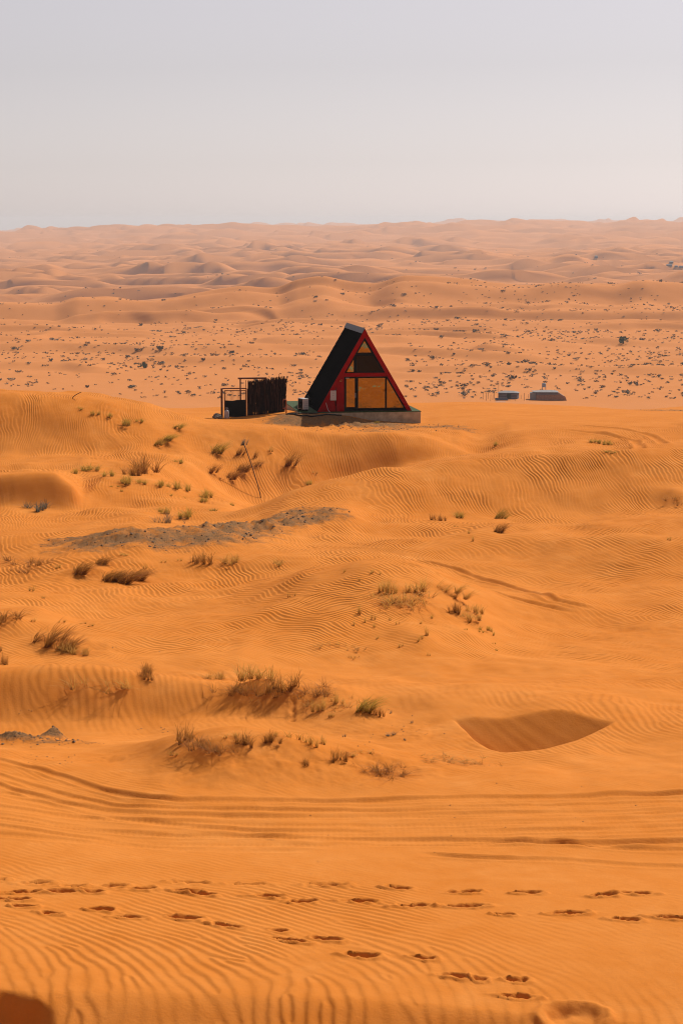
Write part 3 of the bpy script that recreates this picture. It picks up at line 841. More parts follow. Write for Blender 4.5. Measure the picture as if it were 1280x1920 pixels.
# air conditioner on the turf beside the hut
ac = empty('air_conditioner', HP + Matrix.Rotation(HROT, 3, 'Z') @ Vector((-3.72, 1.0, 0.0)), HROT + math.radians(16))
tag(ac, 'white air conditioner box on green turf beside black roof', 'air conditioner')
cs = MB().box(-0.19, 0.19, -0.42, 0.42, 0.1, 0.78).build('casing', M_WHITE, ac, bevel=0.02)
g = MB()
for k in range(5):
    r = 0.06 + 0.05 * k
    g.tube([(-0.215, r * math.cos(a), 0.44 + r * math.sin(a)) for a in np.linspace(0, 2 * math.pi, 17)], 0.008, 4)
g.build('fan_grille', M_BLACK, cs)
MB().box(-0.197, -0.191, -0.34, 0.34, 0.13, 0.74).build('fan_shade_plate', M_DARK, cs)  # flat dark plate, its colour stands in for the shade behind the grille
for k in range(4): MB().box(-0.15, 0.15, -0.4266, -0.4206, 0.2 + 0.12 * k, 0.235 + 0.12 * k).build('louvre', M_GREY, cs)
for y in (-0.3, 0.3): MB().box(-0.17, 0.17, y - 0.04, y + 0.04, 0.0, 0.1).build('foot', M_BLACK, ac)
pp = MB()
for k in range(4): pp.tube([(0.19, 0.1 + 0.05 * k, 0.5 + 0.03 * k), (0.36, 0.1 + 0.05 * k, 0.9 - 0.06 * k), (0.55, 0.12, 0.72), (0.66, 0.1, 0.3)], 0.045, 6)
pp.build('pipe', M_HOSE, ac, smooth=True)

# ------------------------------------------------------------------ fence, gate and their clutter
def post_base(px, d): 
    den, k = ratio(775.0); x = (px - 640) / den * d
    return Vector((x, d, height(x, d)))
def straw_mat(name, lo, hi):
    m = bpy.data.materials.new(name); m.use_nodes = True
    nt = m.node_tree; b = nt.nodes['Principled BSDF']; b.inputs['Roughness'].default_value = 0.85; b.inputs['Specular IOR Level'].default_value = 0.15
    a = nt.nodes.new('ShaderNodeAttribute'); a.attribute_name = 'tone'
    mx = nt.nodes.new('ShaderNodeMix'); mx.data_type = 'RGBA'
    mx.inputs[6].default_value = (*lo, 1); mx.inputs[7].default_value = (*hi, 1)
    nt.links.new(a.outputs['Fac'], mx.inputs[0]); nt.links.new(mx.outputs[2], b.inputs['Base Color'])
    return m
M_THATCH = straw_mat('dry_palm', (0.006, 0.0025, 0.0015), (0.05, 0.018, 0.008))
A = post_base(466, 133.6); B = post_base(533, 134.0)
fence = empty('palm_frond_fence', A)
tag(fence, 'dark brown palm frond fence panel left of the hut', 'fence')
dirv = (B - A); wid = math.hypot(dirv.x, dirv.y); dz = dirv.z
def fl_(u, h, off=0.0): return Vector((dirv.x * u, dirv.y * u + off, dz * u + h))
for u in (0.0, 0.5, 1.0): MB().tube([fl_(u, -0.4, 0.06), fl_(u, 2.2 + 0.03 * u, 0.06)], 0.045, 8).build('post', M_RUST, fence)
for h in (0.35, 1.2, 2.05): MB().tube([fl_(-0.02, h, 0.02), fl_(1.02, h, 0.02)], 0.03, 6).build('rail', M_RUST, fence)
MB().tube([fl_(0.86, 1.9, -0.02), fl_(0.862, 2.42, -0.02)], 0.02, 5).build('stub', M_RUST, fence)
th = MB()
for k in range(1150):
    u = random.random(); lay = random.choice((-0.07, -0.04, 0.0, 0.09))
    h0 = random.uniform(-0.12, 1.5); h1 = min(h0 + random.uniform(0.6, 1.3), random.gauss(2.2, 0.028) + 0.12 * (u - .5))
    if h0 < .15: h0 = -0.12
    w = random.uniform(0.012, 0.035); sl = random.gauss(0, 0.05)
    if u > 0.94 and random.random() < .5: sl += random.uniform(.05, .22)
    a = fl_(u, h0, lay); b = fl_(u + sl / wid, h1, lay - random.uniform(0, .05)); mdl = (a + b) / 2 + Vector((random.gauss(0, .03), random.gauss(0, .02), 0))
    t = random.random() ** 2
    th.add([a + Vector((-w, 0, 0)), a + Vector((w, 0, 0)), mdl + Vector((w, -.01, 0)), mdl + Vector((-w, -.01, 0)), b + Vector((w * .3, 0, 0)), b + Vector((-w * .3, 0, 0))],
           [(0, 1, 2, 3), (3, 2, 4, 5)], t)
o = th.build('thatch', M_THATCH, fence, tone=True); o['kind'] = 'stuff'

GA = post_base(416, 133.2)
gate = empty('metal_gate', GA)
tag(gate, 'rusty metal gate with thin bars above a black sheet', 'gate')
ppm = F / 133.2
gx = lambda px: (px - 416) / ppm
gz = lambda py: (783 - py) / ppm
MB().box(-0.06, 0.07, -0.06, 0.06, -0.4, gz(728)).build('post', M_RUST, gate)
MB().box(gx(464) - 0.03, gx(464) + 0.03, -0.04, 0.04, -0.3, gz(729)).build('post', M_RUST, gate)
MB().box(0.07, gx(464) - 0.03, -0.025, 0.025, gz(729.5), gz(727.5)).build('top_rail', M_RUST, gate)
for p0 in (421.5, 461.5): MB().box(gx(p0) - 0.03, gx(p0) + 0.03, -0.02, 0.02, 0.02, gz(732)).build('stile', M_RUST, gate)
MB().box(gx(421.5) + .03, gx(461.5) - .03, -0.018, 0.018, gz(733.2), gz(731.7)).build('rail', M_RUST, gate)
for k in range(17):
    x = gx(421.5) + 0.03 + (gx(461.5) - gx(421.5) - 0.06) * (k + .7) / 17.4
    MB().box(x - 0.008, x + 0.008, -0.008, 0.008, gz(751), gz(733.2)).build('bar', M_RUST, gate)
shp = [(gx(421.5) + .03, 0.03), (gx(461.5) - .03, 0.03), (gx(461.5) - .03, gz(749.5)), (gx(445), gz(750)), (gx(436), gz(751.5)), (gx(421.5) + .03, gz(750.8))]
MB().prism(shp, -0.014, 0.012).build('sheet', M_BLACK, gate)
PB = post_base(451, 136.0)
frame = empty('pole_frame', PB)
tag(frame, 'rusty bare pole frame standing behind gate and frond fence', 'frame')
pm = F / 136.0; ztop = pos(451, 709.5, 136.0).z - PB.z
for px in (451, 498): MB().tube([((px - 451) / pm, 0, -0.5), ((px - 451) / pm, 0, ztop - 0.05)], 0.045, 8).build('post', M_RUST, frame)
MB().tube([(-4.5 / pm, 0, ztop), (49.5 / pm, 0, ztop + 0.02)], 0.055, 8).build('beam', M_RUST, frame)
MB().box((461 - 451) / pm, (462 - 451) / pm, -.02, .02, -.4, ztop - .12).build('strut', M_RUST, frame)

C0 = post_base(425, 132.4)
cyl = empty('gas_cylinder', C0)
tag(cyl, 'pale grey gas cylinder standing before the black gate sheet', 'gas cylinder')
MB().lathe([(0.13, 0.0), (0.155, 0.02), (0.16, 0.06), (0.16, 0.38), (0.145, 0.45), (0.09, 0.50), (0.05, 0.515)], 18).build('body', mat('cylinder_paint', (0.36, 0.33, 0.34), 0.5, noise=.2, nscale=6), cyl, smooth=True)
MB().lathe([(0.03, 0.5), (0.03, 0.56), (0.045, 0.565), (0.045, 0.6), (0.02, 0.61)], 10).build('valve', M_GREY, cyl)
MB().tube([(-0.1, 0, 0.48), (-0.1, 0, 0.62), (-0.05, 0, 0.66), (0.05, 0, 0.66), (0.1, 0, 0.62), (0.1, 0, 0.48)], 0.014, 6).build('handle', M_GREY, cyl)

def rock(name, p, s, seed, m, lab, grp=None, parent=None):
    bm = bmesh.new(); bmesh.ops.create_icosphere(bm, subdivisions=2, radius=1.0)
    r = random.Random(seed); off = [Vector((r.gauss(0, 1), r.gauss(0, 1), r.gauss(0, 1))).normalized() for _ in range(9)]
    for v in bm.verts:
        k = 1.0
        for q in off: k = min(k, 0.72 / max(0.3, v.co.normalized().dot(q)) if v.co.normalized().dot(q) > .72 else 1.0)
        v.co = Vector((v.co.x * s[0] * k, v.co.y * s[1] * k, v.co.z * s[2] * k))
    me = bpy.data.meshes.new(name); bm.to_mesh(me); bm.free(); me.materials.append(m)
    o = bpy.data.objects.new(name, me); col.objects.link(o); o.location = p
    if lab: tag(o, lab, 'stone', grp)
    return o
for k, (px, dd, s) in enumerate(((402, 132.6, .16), (406, 132.3, .2), (410, 132.5, .26), (413, 132.0, .17), (408, 132.9, .3), (404, 132.0, .12))):
    p = post_base(px, dd)
    rock('stone', p + Vector((0, 0, s * .35)), (s, s * .8, s * .7), 50 + k, M_STONE, 'rough dark stone in the heap by gate post, ' + ('leftmost', 'second from left', 'fifth from left', 'rightmost', 'largest at back', 'smallest in front')[k], 'stones heaped by the gate')

RP = post_base(534, 132.6)
rail = empty('pipe_stand', RP)
tag(rail, 'short rusty orange pipe stand between frond fence and hut', 'pipe stand')
MB().tube([(-0.1, 0, 0.25), (-0.1, 0, 0.80), (-0.06, 0, 0.85), (0.04, 0, 0.85), (0.09, 0, 0.80), (0.09, 0, -0.3)], 0.04, 8).build('bent_pipe', M_ORUST, rail, smooth=True)
MB().tube([(-0.1, 0, 0.3), (0.09, 0, 0.3)], 0.03, 6).build('cross_pipe', M_ORUST, rail)

def hose(px0, px1, d0, d1, lab, r=0.03, seed=1, loops=0, m=M_HOSE, bow=0.0):
    rr = random.Random(seed); pts = []
    n = 26
    for k in range(n + 1):
        u = k / n; den, q = ratio(785.0)
        d = d0 + (d1 - d0) * u + bow * math.sin(math.pi * u) + 0.12 * math.sin(u * 9 + seed)
        x = ((px0 + (px1 - px0) * u) - 640) / den * d
        pts.append(Vector((x, d, height(x, d) + r * .9)))
    b = pts[0].copy(); o = MB().tube([p - b for p in pts], r, 6).build('hose', m, smooth=True); o.location = b
    return tag(o, lab, 'hose')
hose(536, 640, 131.4, 131.8, 'black hose lying nearest the camera in the hut shadow', .045, 1, bow=-.7)
hose(540, 600, 131.9, 132.2, 'black hose curving close to the platform corner in shade', .04, 4, bow=-.35)
hose(436, 536, 131.6, 131.9, 'thin dark hose crossing bright sand before the fence', .016, 8)

# ------------------------------------------------------------------ leaning dead stems
def leaning(name, p0, p1, bend, r0, r1, lab, tuft=True):
    b = p0.copy(); e = empty(name, b); tag(e, lab, 'stick')
    pts = []
    for k in range(9):
        u = k / 8; q = (p1 - p0) * u
        q = q + Vector((bend * math.sin(math.pi * u), 0, 0)); pts.append(q)
    pts[0] = pts[0] - Vector((0, 0, .15))
    MB().tube(pts, r0, 6, r1).build('stem', M_WOOD, e, smooth=True)
    return e, pts[-1]
gp = at(490, 934); tp = pos(456, 829, gp.y + 0.6)
stick, top = leaning('dead_palm_stem', gp, tp, 0.05, 0.022, 0.026, 'tall thin leaning stem with dark leafy tip in the hollow')
gp = at(136, 746, 100); tp = pos(153, 735, gp.y)
leaning('dead_branch', gp, tp, -0.06, 0.03, 0.02, 'small crooked branch poking from the left dune crest')

# ------------------------------------------------------------------ grass tufts
def grass_mat(name, base, mids, tips):
    m = bpy.data.materials.new(name); m.use_nodes = True
    nt = m.node_tree; b = nt.nodes['Principled BSDF']; b.inputs['Roughness'].default_value = 0.7; b.inputs['Specular IOR Level'].default_value = 0.2
    a = nt.nodes.new('ShaderNodeAttribute'); a.attribute_name = 'tone'
    r = nt.nodes.new('ShaderNodeValToRGB')
    r.color_ramp.elements[0].color = (*base, 1); r.color_ramp.elements[1].color = (*tips, 1)
    e = r.color_ramp.elements.new(0.5); e.color = (*mids, 1)
    nt.links.new(a.outputs['Fac'], r.inputs['Fac']); nt.links.new(r.outputs['Color'], b.inputs['Base Color'])
    tr = nt.nodes.new('ShaderNodeBsdfTranslucent'); nt.links.new(r.outputs['Color'], tr.inputs['Color'])
    mx = nt.nodes.new('ShaderNodeMixShader'); mx.inputs[0].default_value = 0.55
    nt.links.new(b.outputs[0], mx.inputs[1]); nt.links.new(tr.outputs[0], mx.inputs[2])
    nt.links.new(mx.outputs[0], nt.nodes['Material Output'].inputs['Surface'])
    return m
M_GREEN = grass_mat('green_grass', (0.24, 0.12, 0.028), (0.42, 0.265, 0.044), (0.58, 0.40, 0.088))
M_STRAW = grass_mat('straw_grass', (0.30, 0.13, 0.03), (0.56, 0.30, 0.062), (0.72, 0.47, 0.13))
M_BROWN = grass_mat('brown_grass', (0.16, 0.06, 0.015), (0.36, 0.15, 0.03), (0.56, 0.30, 0.075))
M_GREYB = grass_mat('grey_brush', (0.06, 0.05, 0.04), (0.16, 0.14, 0.10), (0.30, 0.26, 0.18))
def tuft_mesh(name, m, n, spread, lean, width, seed, clumps=5, droop=.35):
    """unit tuft: about 1 high and 1 wide, blades rising from a few crowns"""
    r = random.Random(seed); mb = MB()
    cs_ = [(r.gauss(0, .29) * spread, r.gauss(0, .29) * spread, r.uniform(.65, 1.1)) for _ in range(clumps)]
    for k in range(n):
        cx, cy, ch = r.choice(cs_)
        bx, by = cx + r.gauss(0, .045), cy + r.gauss(0, .045)
        an = r.uniform(0, 2 * math.pi); out = abs(r.gauss(0, .36)) * spread + .04
        h = ch * r.uniform(.45, 1.0)
        if r.random() < .12: h *= 1.25
        dx, dy = math.cos(an) * out + lean[0], math.sin(an) * out + lean[1]
        w = width * r.uniform(.6, 1.3); pa = r.uniform(0, math.pi); wx, wy = math.cos(pa) * w, math.sin(pa) * w
        t0 = r.uniform(0, .25); t1 = r.uniform(.3, .75); t2 = r.uniform(.45, 1)
        P = []
        for u, ww in ((0, 1.0), (.45, .8), (.8, .5)):
            x = bx + dx * u ** 1.5; y = by + dy * u ** 1.5; z = h * (u - droop * out * u * u) - (.06 if u == 0 else 0)
            P += [(x - wx * ww, y - wy * ww, z), (x + wx * ww, y + wy * ww, z)]
        P.append((bx + dx * 1.1, by + dy * 1.1, h * (1 - droop * out * 1.3)))
        mb.add(P, [(0, 1, 3, 2), (2, 3, 5, 4), (4, 5, 6)], [t0, t0, t1, t1, t1, t1, t2])
    return mb.mesh(name, m, tone=True)
KINDS = {}
for kn, m in (('g', M_GREEN), ('s', M_STRAW), ('b', M_BROWN), ('k', M_GREYB)):
    KINDS[kn] = [tuft_mesh('grass_blades', m, 190, 1.0, (0, 0), .009, 11 * q + ord(kn), 4 + q) for q in range(3)]
    KINDS[kn + 'r'] = [tuft_mesh('grass_blades', m, 200, 1.0, (.5, .05), .009, 7 * q + ord(kn), 5) for q in range(2)]     # bent right by the wind
    KINDS[kn + 'f'] = [tuft_mesh('grass_blades', m, 140, 1.5, (-.15, -.1), .008, 5 * q + ord(kn), 9, .5) for q in range(2)]  # sprawling
    KINDS[kn + 't'] = [tuft_mesh('grass_blades', m, 55, .7, (0, 0), .013, 3 * q + ord(kn), 2) for q in range(2)]           # thin
TUFTS = [
 # (label, group, kind, [(px, py, height px, width px), ...])
 ('dark brown upright grass tuft at the left end of the front ridge', None, 'b', [(347,1390,40,40)]),
 ('sprawling brown grass on the front ridge beside the dark left tuft', 'sprawling front ridge grass', 'bf', [(385,1400,26,60),(412,1408,24,50)]),
 ('rounded rusty grass tuft in the row along the front ridge', 'front ridge row tufts', 'b', [(460,1396,32,40),(508,1390,26,34),(633,1426,32,30)]),
 ('sparse straw grass between the rusty tufts of the front ridge', 'front ridge straw grass', 'st', [(430,1385,20,36),(558,1386,26,40),(575,1392,20,26),(592,1402,34,30),(605,1396,22,24),(330,1418,14,30),(520,1380,14,26),(660,1420,16,40),(690,1412,12,36)]),
 ('flat dark brown brush at the right end of the front ridge', 'brush at ridge end', 'bf', [(705,1445,26,50),(738,1452,24,56),(718,1456,20,40)]),
 ('small lone rusty tuft on sand below the front ridge', None, 'b', [(570,1433,16,16)]),
 ('low straw mat of grass right of the front ridge', 'low straw mats', 'sf', [(835,1428,10,60),(885,1432,12,60),(800,1430,7,40)]),
 ('tall straw grass clump at the top of the rippled shaded ridge', None, 's', [(487,1276,42,58)]),
 ('dense dark rusty clump right of the tallest straw clump on the ridge', None, 'b', [(535,1294,46,50)]),
 ('reddish wind-combed grass hanging down the rippled shaded ridge', 'reddish ridge grass', 'bf', [(448,1298,40,50),(492,1303,26,60)]),
 ('brown grass trailing off to the right on the rippled ridge', 'ridge grass trailing right', 'bf', [(590,1300,30,52),(612,1302,20,30)]),
 ('upright pale straw tuft on bare sand below the rippled ridge', 'pale straw tufts below ridge', 's', [(593,1332,34,26),(626,1318,26,18),(622,1345,14,10)]),
 ('olive mop of grass with pale dry stalks at the right ridge end', None, 'gr', [(676,1334,42,52)]),
 ('pale dry stalks lying left of the olive mop of grass', 'pale dry stalks', 'sf', [(648,1326,14,56)]),
 ('small dark tuft hugging the olive mop of grass on its right', None, 'b', [(706,1342,24,18)]),
 ('thin straw grass at the left start of the rippled ridge', None, 's', [(404,1272,18,40)]),
 ('tiny dark dry twig tuft on sand right of the ridge', 'tiny dark dry tufts', 'kt', [(733,1338,8,10),(771,1356,8,8),(735,1380,10,30),(760,1388,6,12),(645,1382,8,10)]),
 ('long combed rusty grass clump on the left mound', 'combed grass on left mound', 'br', [(92,1208,46,60),(115,1222,40,50)]),
 ('straw fringe of the rusty clump on the left mound', 'straw fringe on left mound', 's', [(142,1222,28,46),(160,1226,16,34)]),
 ('brown grass at the left picture edge above the mound', None, 'b', [(18,1166,24,56)]),
 ('brown tuft cut by the left picture edge', 'tufts at the left edge', 'b', [(3,1246,32,18),(2,1222,16,10)]),
 ('short brown tuft on the small rise right of left mound', 'tufts on the small rise', 'b', [(270,1262,26,30),(280,1273,20,26)]),
 ('dry pale brush hanging over the shaded left ridge', 'brush over the left ridge', 'sf', [(178,1290,34,60)]),
 ('sparse tiny tuft on the slope above the left mound', 'tiny tufts above left mound', 'st', [(57,1108,16,18),(85,1122,8,14),(115,1168,10,20),(60,1165,10,14),(170,1175,8,20),(155,1170,6,16)]),
 ('rusty grass at far left below the gravel band', 'rusty grass at far left', 'bf', [(40,1056,22,50),(72,1060,18,34),(60,1072,12,40)]),
 ('wide rusty grass patch below the gravel band', 'wide rusty patch', 'br', [(145,1075,34,48),(200,1088,30,52),(222,1092,34,60),(255,1086,30,44),(185,1058,22,36)]),
 ('short straw tuft between the rusty patch and gravel', 'straw tufts by gravel', 'st', [(228,1042,12,26),(105,1066,14,20),(270,1066,14,12),(305,1055,10,14),(335,1052,10,12)]),
 ('round rusty tuft below the middle of the gravel band', None, 'b', [(380,1056,30,38)]),
 ('spiky straw tuft right of the round rusty tuft', None, 's', [(434,1054,22,34)]),
 ('small straw tuft alone right of the spiky straw tuft', None, 's', [(518,1060,14,28)]),
 ('tall straw clump on the middle mound', 'tall straw clumps on mound', 's', [(722,1110,36,22),(735,1112,34,20),(772,1108,30,40)]),
 ('broad straw clump at the centre of the middle mound', 'broad clumps on mound', 'sf', [(770,1122,32,60),(745,1130,28,50),(765,1134,22,40)]),
 ('leaning straw clump near the tyre tracks on the middle mound', 'clumps near the tracks', 'sr', [(838,1110,26,36),(855,1122,24,34)]),
 ('dense dark straw tuft at the right of the middle mound', None, 'b', [(856,1150,30,26)]),
 ('loose straw clump at the right rim of the middle mound', 'loose clumps at mound rim', 's', [(888,1150,26,30),(884,1162,24,34)]),
 ('small green tuft at the lower right rim of the middle mound', 'rim tufts of mound', 'gt', [(905,1180,16,24),(920,1184,16,12),(898,1186,10,14),(921,1190,12,12),(875,1182,8,10),(930,1220,6,10),(925,1207,7,8)]),
 ('thin upright tuft scattered on the left of the middle mound', 'thin tufts on mound left', 'st', [(675,1150,24,18),(683,1166,18,10),(702,1162,18,16),(703,1176,14,12),(662,1173,14,10),(730,1163,12,8),(746,1170,12,10),(811,1160,16,14),(786,1170,10,10)]),
 ('low tuft with dark base on the front of the middle mound', 'low tufts on mound front', 'st', [(803,1192,26,16),(782,1203,14,12),(793,1197,10,14),(752,1212,12,14),(705,1198,8,14),(805,1230,10,10)]),
 ('flat straw tuft left below the middle mound', 'flat tufts below mound', 'sf', [(612,1212,12,28),(660,1216,10,24),(655,1233,8,16)]),
 ('tiny tuft on the skyline of the middle mound', 'tiny tufts on mound top', 'st', [(697,1076,16,14),(646,1073,10,12),(712,1076,9,10),(676,1088,8,10),(543,1120,18,8),(552,1118,14,6)]),
 ('leftmost round tuft of the group on the big rippled dune', None, 'b', [(819,976,18,24)]),
 ('green spiky tuft in the group on the big rippled dune', None, 'g', [(868,971,16,26)]),
 ('upper tuft of the two stacked tufts on the big dune', None, 'gr', [(930,972,28,24)]),
 ('lower tuft of the two stacked tufts on the big dune', None, 'br', [(931,998,24,28)]),
 ('tiny tuft below the group on the big rippled dune', 'tiny tufts on the big dune', 'st', [(880,1000,10,10),(888,1014,14,14),(856,988,6,10),(1252,1012,10,14)]),
 ('tuft with wind shadow leaning right on the slope under the fence', 'leaning tufts under the fence', 'gr', [(402,850,30,34)]),
 ('dark leaning tuft below the leaning green one under the fence', None, 'br', [(396,886,22,26)]),
 ('dark leaning tuft alone on the slope below the hut', None, 'br', [(541,872,32,30)]),
 ('dark rusty brush left of the leaning stem', 'rusty brush by the stem', 'br', [(430,898,22,30),(450,884,24,36)]),
 ('short dark tuft behind the leaning stem', 'short tufts behind the stem', 'br', [(448,852,20,20),(478,858,18,8),(480,874,14,20)]),
 ('faint pale tuft right of the leaning stem', 'faint tufts by stem', 'st', [(508,846,16,16),(592,888,10,12)]),
 ('tiny green tuft where slope meets the big dune crest', None, 'g', [(581,908,14,18)]),
 ('large dark brown bush-like tuft on the left mound slope', 'large dark tuft', 'b', [(265,886,44,52),(250,892,28,34)]),
 ('green tuft beneath the large dark brown one', 'green tufts beneath dark one', 'g', [(236,906,28,28),(208,893,18,24),(268,908,16,22),(340,868,12,18)]),
 ('green tuft on the crest at the far left of the mound', 'crest tufts far left', 'g', [(158,882,18,36),(142,888,16,14)]),
 ('green tuft in the row along the mound crest', 'row of green tufts', 'g', [(302,912,20,18),(326,916,22,22),(347,920,20,20),(382,932,22,30),(376,940,12,22)]),
 ('bright straw-green tuft at the front foot of the mound', None, 'g', [(357,970,30,32)]),
 ('green tuft with exposed dark roots left of the bright one', 'tuft with dark roots', 'g', [(308,962,18,22)]),
 ('exposed dark grey roots under a green tuft', 'dark roots', 'kf', [(304,980,30,22)]),
 ('grey spiky bush by the small dark slip face at left', None, 'k', [(64,956,22,38)]),
 ('low green sprig on the lit mound front', 'low green sprigs', 'gt', [(320,928,8,20),(350,934,7,14),(402,958,10,34),(435,948,9,16),(215,912,6,20),(230,922,8,10)]),
 ('green tuft on the upper face of the left dune', 'tufts on left dune', 'g', [(231,797,20,24),(205,782,12,12),(178,778,14,16),(266,791,10,16),(150,768,8,16)]),
 ('green tuft low on the left dune shoulder', 'tufts on dune shoulder', 'gr', [(310,826,20,32),(292,834,20,18),(330,802,14,24)]),
 ('green tuft row on the right sand flat', 'tufts on the right flat', 'g', [(1108,829,11,18),(1124,832,11,14),(1138,834,13,18),(1135,849,6,26)]),
 ('lone small green tuft on the flat right of hut', None, 'g', [(930,836,12,10)]),
 ('small green weed at the foot of the concrete platform', None, 'g', [(705,793,6,10)]),
 ('dry brown brush on the mound at the right edge', 'brush at right edge', 'bf', [(1262,938,16,20),(1272,946,12,16)]),
]
tr_ = random.Random(5)
ntuft = 0
ORD = ['leftmost', 'second from left', 'third from left', 'fourth from left', 'fifth from left', 'sixth from left', 'seventh from left', 'eighth from left', 'ninth from left']
for lab0, grp, kd, spots in TUFTS:
    spots = sorted(spots); nsp = len(spots); ksp = -1
    for (px, py, hp, wp) in spots:
        ksp += 1
        lab = lab0 if nsp == 1 else lab0 + ', ' + ('rightmost' if ksp == nsp - 1 else ORD[ksp])
        p = at(px, py); sc = p.y / F
        me = tr_.choice(KINDS[kd])
        o = bpy.data.objects.new('grass_tuft', me); col.objects.link(o)
        o.location = (p.x, p.y, height(p.x, p.y))
        hm, wm = hp * sc, wp * sc
        fl2 = 1.0 if kd[-1] == 'r' else tr_.choice((-1, 1))
        rz = tr_.uniform(-.4, .4) if kd[-1] == 'r' else tr_.uniform(0, 6.28)
        o.rotation_euler = (0, 0, rz)
        o.scale = (wm * 1.2, wm * 1.2, hm * 0.92)
        tag(o, lab, 'grass tuft', grp if grp else None)
        ntuft += 1
# leafy tip on the leaning stem (its own part)
o = bpy.data.objects.new('leafy_tip', KINDS['kr'][0]); col.objects.link(o); o.parent = stick
o.location = top - Vector((.05, 0, .15)); o.scale = (.3, .3, .45)

# ------------------------------------------------------------------ bushes on the plain
M_BUSH = straw_mat('bush_leaf', (0.050, 0.040, 0.028), (0.12, 0.098, 0.062))
M_TREE = straw_mat('green_bush_leaf', (0.022, 0.036, 0.012), (0.07, 0.10, 0.03))
def bush_mesh(name, m, n, seed, leaf=.16):
    r = random.Random(seed); mb = MB()
    lumps = [(r.gauss(0, .28), r.gauss(0, .28), r.uniform(.15, .5), r.uniform(.2, .38)) for _ in range(6)]
    for k in range(n):
        cx, cy, cz, cr = r.choice(lumps)
        v = Vector((r.gauss(0, 1), r.gauss(0, 1), r.gauss(0, 1))).normalized() * cr * r.uniform(.6, 1.05)
        p = Vector((cx, cy, cz)) + v
        if p.z < -.05: p.z = -p.z
        a = Vector((r.gauss(0, 1), r.gauss(0, 1), r.gauss(0, 1))).normalized(); b = a.orthogonal().normalized()
        s = leaf * r.uniform(.5, 1.2)
        mb.add([p - a * s, p + b * s * .6, p + a * s, p - b * s * .6], [(0, 1, 2, 3)], r.random())
    return mb
BM = [bush_mesh('bush', M_BUSH, 70, q) for q in range(5)]
BME = [b.mesh('bush_leaves', M_BUSH, tone=True) for b in BM]
br = random.Random(21)
cand = []
def dens(x, y): return float(vnoise(np.array([x / 90.0]), np.array([y / 60.0]), 501)[0])
while len(cand) < 4200:
    y = 560 + (1420 - 560) * br.random() ** 0.9
    t = br.uniform(-.185, .185); x = t * y
    k = dens(x, y)
    want = (0.25 + 1.1 * max(0, k - .3)) * (1.0 if y < 1150 else 0.6) * (0.85 + .5 * max(0, t / .18))
    if br.random() > want: continue
    if br.random() < .45:                       # little companies of bushes
        for q in range(br.randint(2, 5)):
            cand.append((x + br.gauss(0, 6), y + br.gauss(0, 9), br.uniform(.4, .9)))
    else:
        cand.append((x, y, min(2.3, .55 + br.expovariate(2.2))))
cand = [c for c in cand if not (abs(c[0] - 0.0895 * c[1]) < 16 and 590 < c[1] < 690)]
cand.sort(key=lambda c: -c[2] / c[1])
hid = []
vis = []
for c in cand:
    p = Vector((c[0], c[1], height(c[0], c[1])))
    # hidden by the near crest or the hut: keep with the uncounted rest
    k = (ZC - p.z) / p.y; 
    py = 960 - F * math.tan(PITCH - math.atan(k)); px = 640 + F * p.x / p.y
    (vis if (py < 748 and -5 < px < 1285 and not (600 < px < 760 and py > 640)) else hid).append((p, c[2], px, py))
def bush_label(px, py):
    if py < 600: return ('small dark bush high on the hazy dune ridge behind the plain', 'bushes on the ridge')
    if px < 420: return ('small dark bush on the plain to the left of frond fence', 'bushes on the left plain')
    if px < 640: return ('small dark bush on the plain above fence and hut roof', 'bushes on the middle plain')
    return ('small dark bush on the plain right of the hut', 'bushes on the right plain')
for p, s, px, py in vis[:300]:
    o = bpy.data.objects.new('desert_bush', br.choice(BME)); col.objects.link(o)
    o.location = p; o.rotation_euler = (0, 0, br.uniform(0, 6.28)); o.scale = (s * br.uniform(1.0, 1.7), s * br.uniform(1, 1.5), s * br.uniform(.75, 1.05))
    l, g_ = bush_label(px, py); tag(o, l, 'bush', g_)
rest = MB()
def add_bush(p, s, r, low):
    b = low
    ca, sa = math.cos(r), math.sin(r)
    rest.add([(p.x + (v[0] * ca - v[1] * sa) * s * 1.4, p.y + (v[0] * sa + v[1] * ca) * s * 1.4, p.z + v[2] * s) for v in b.v], b.f, list(b.c))
LOW = [bush_mesh('bush', M_BUSH, 22, 40 + q, .26) for q in range(4)]
for p, s, px, py in vis[300:]: add_bush(p, s, br.uniform(0, 6), br.choice(LOW))
n = 0
while n < 1400:                                   # far field
    y = 1400 + 3800 * br.random() ** 1.3; x = br.uniform(-.185, .185) * y
    k = float(vnoise(np.array([x / 260.0]), np.array([y / 330.0]), 505)[0])
    if br.random() > max(0.03, (k - .35) * 2.2): continue
    for q in range(br.randint(1, 4)):
        xx, yy = x + br.gauss(0, 12), y + br.gauss(0, 18)
        add_bush(Vector((xx, yy, height(xx, yy))), br.uniform(.9, 2.3), br.uniform(0, 6), br.choice(LOW)); n += 1
o = rest.build('far_scrub', M_BUSH, tone=True)
tag(o, 'countless tiny dark scrub specks over the far dunes and plain', 'scrub', kind='stuff')
for (px, py, s, lab) in ((270, 690, 1.7, 'round green bush alone on the plain at left'), (1168, 644, 2.2, 'largest green bushy tree on the plain at right')):
    p = at(px, py, 300)
    e = empty('green_bush', p); tag(e, lab, 'bush')
    bm_ = bush_mesh('b', M_TREE, 420, px, .09)
    c = bm_.build('crown', M_TREE, e, tone=True); c.scale = (s * 1.7, s * 1.7, s * 2.0); c.location = (0, 0, .15 * s)
    MB().tube([(0, 0, -.3), (.05, 0, s * .6), (.1, .1, s * 1.2)], .12 * s, 6, .04 * s).build('trunk', M_WOOD, e)

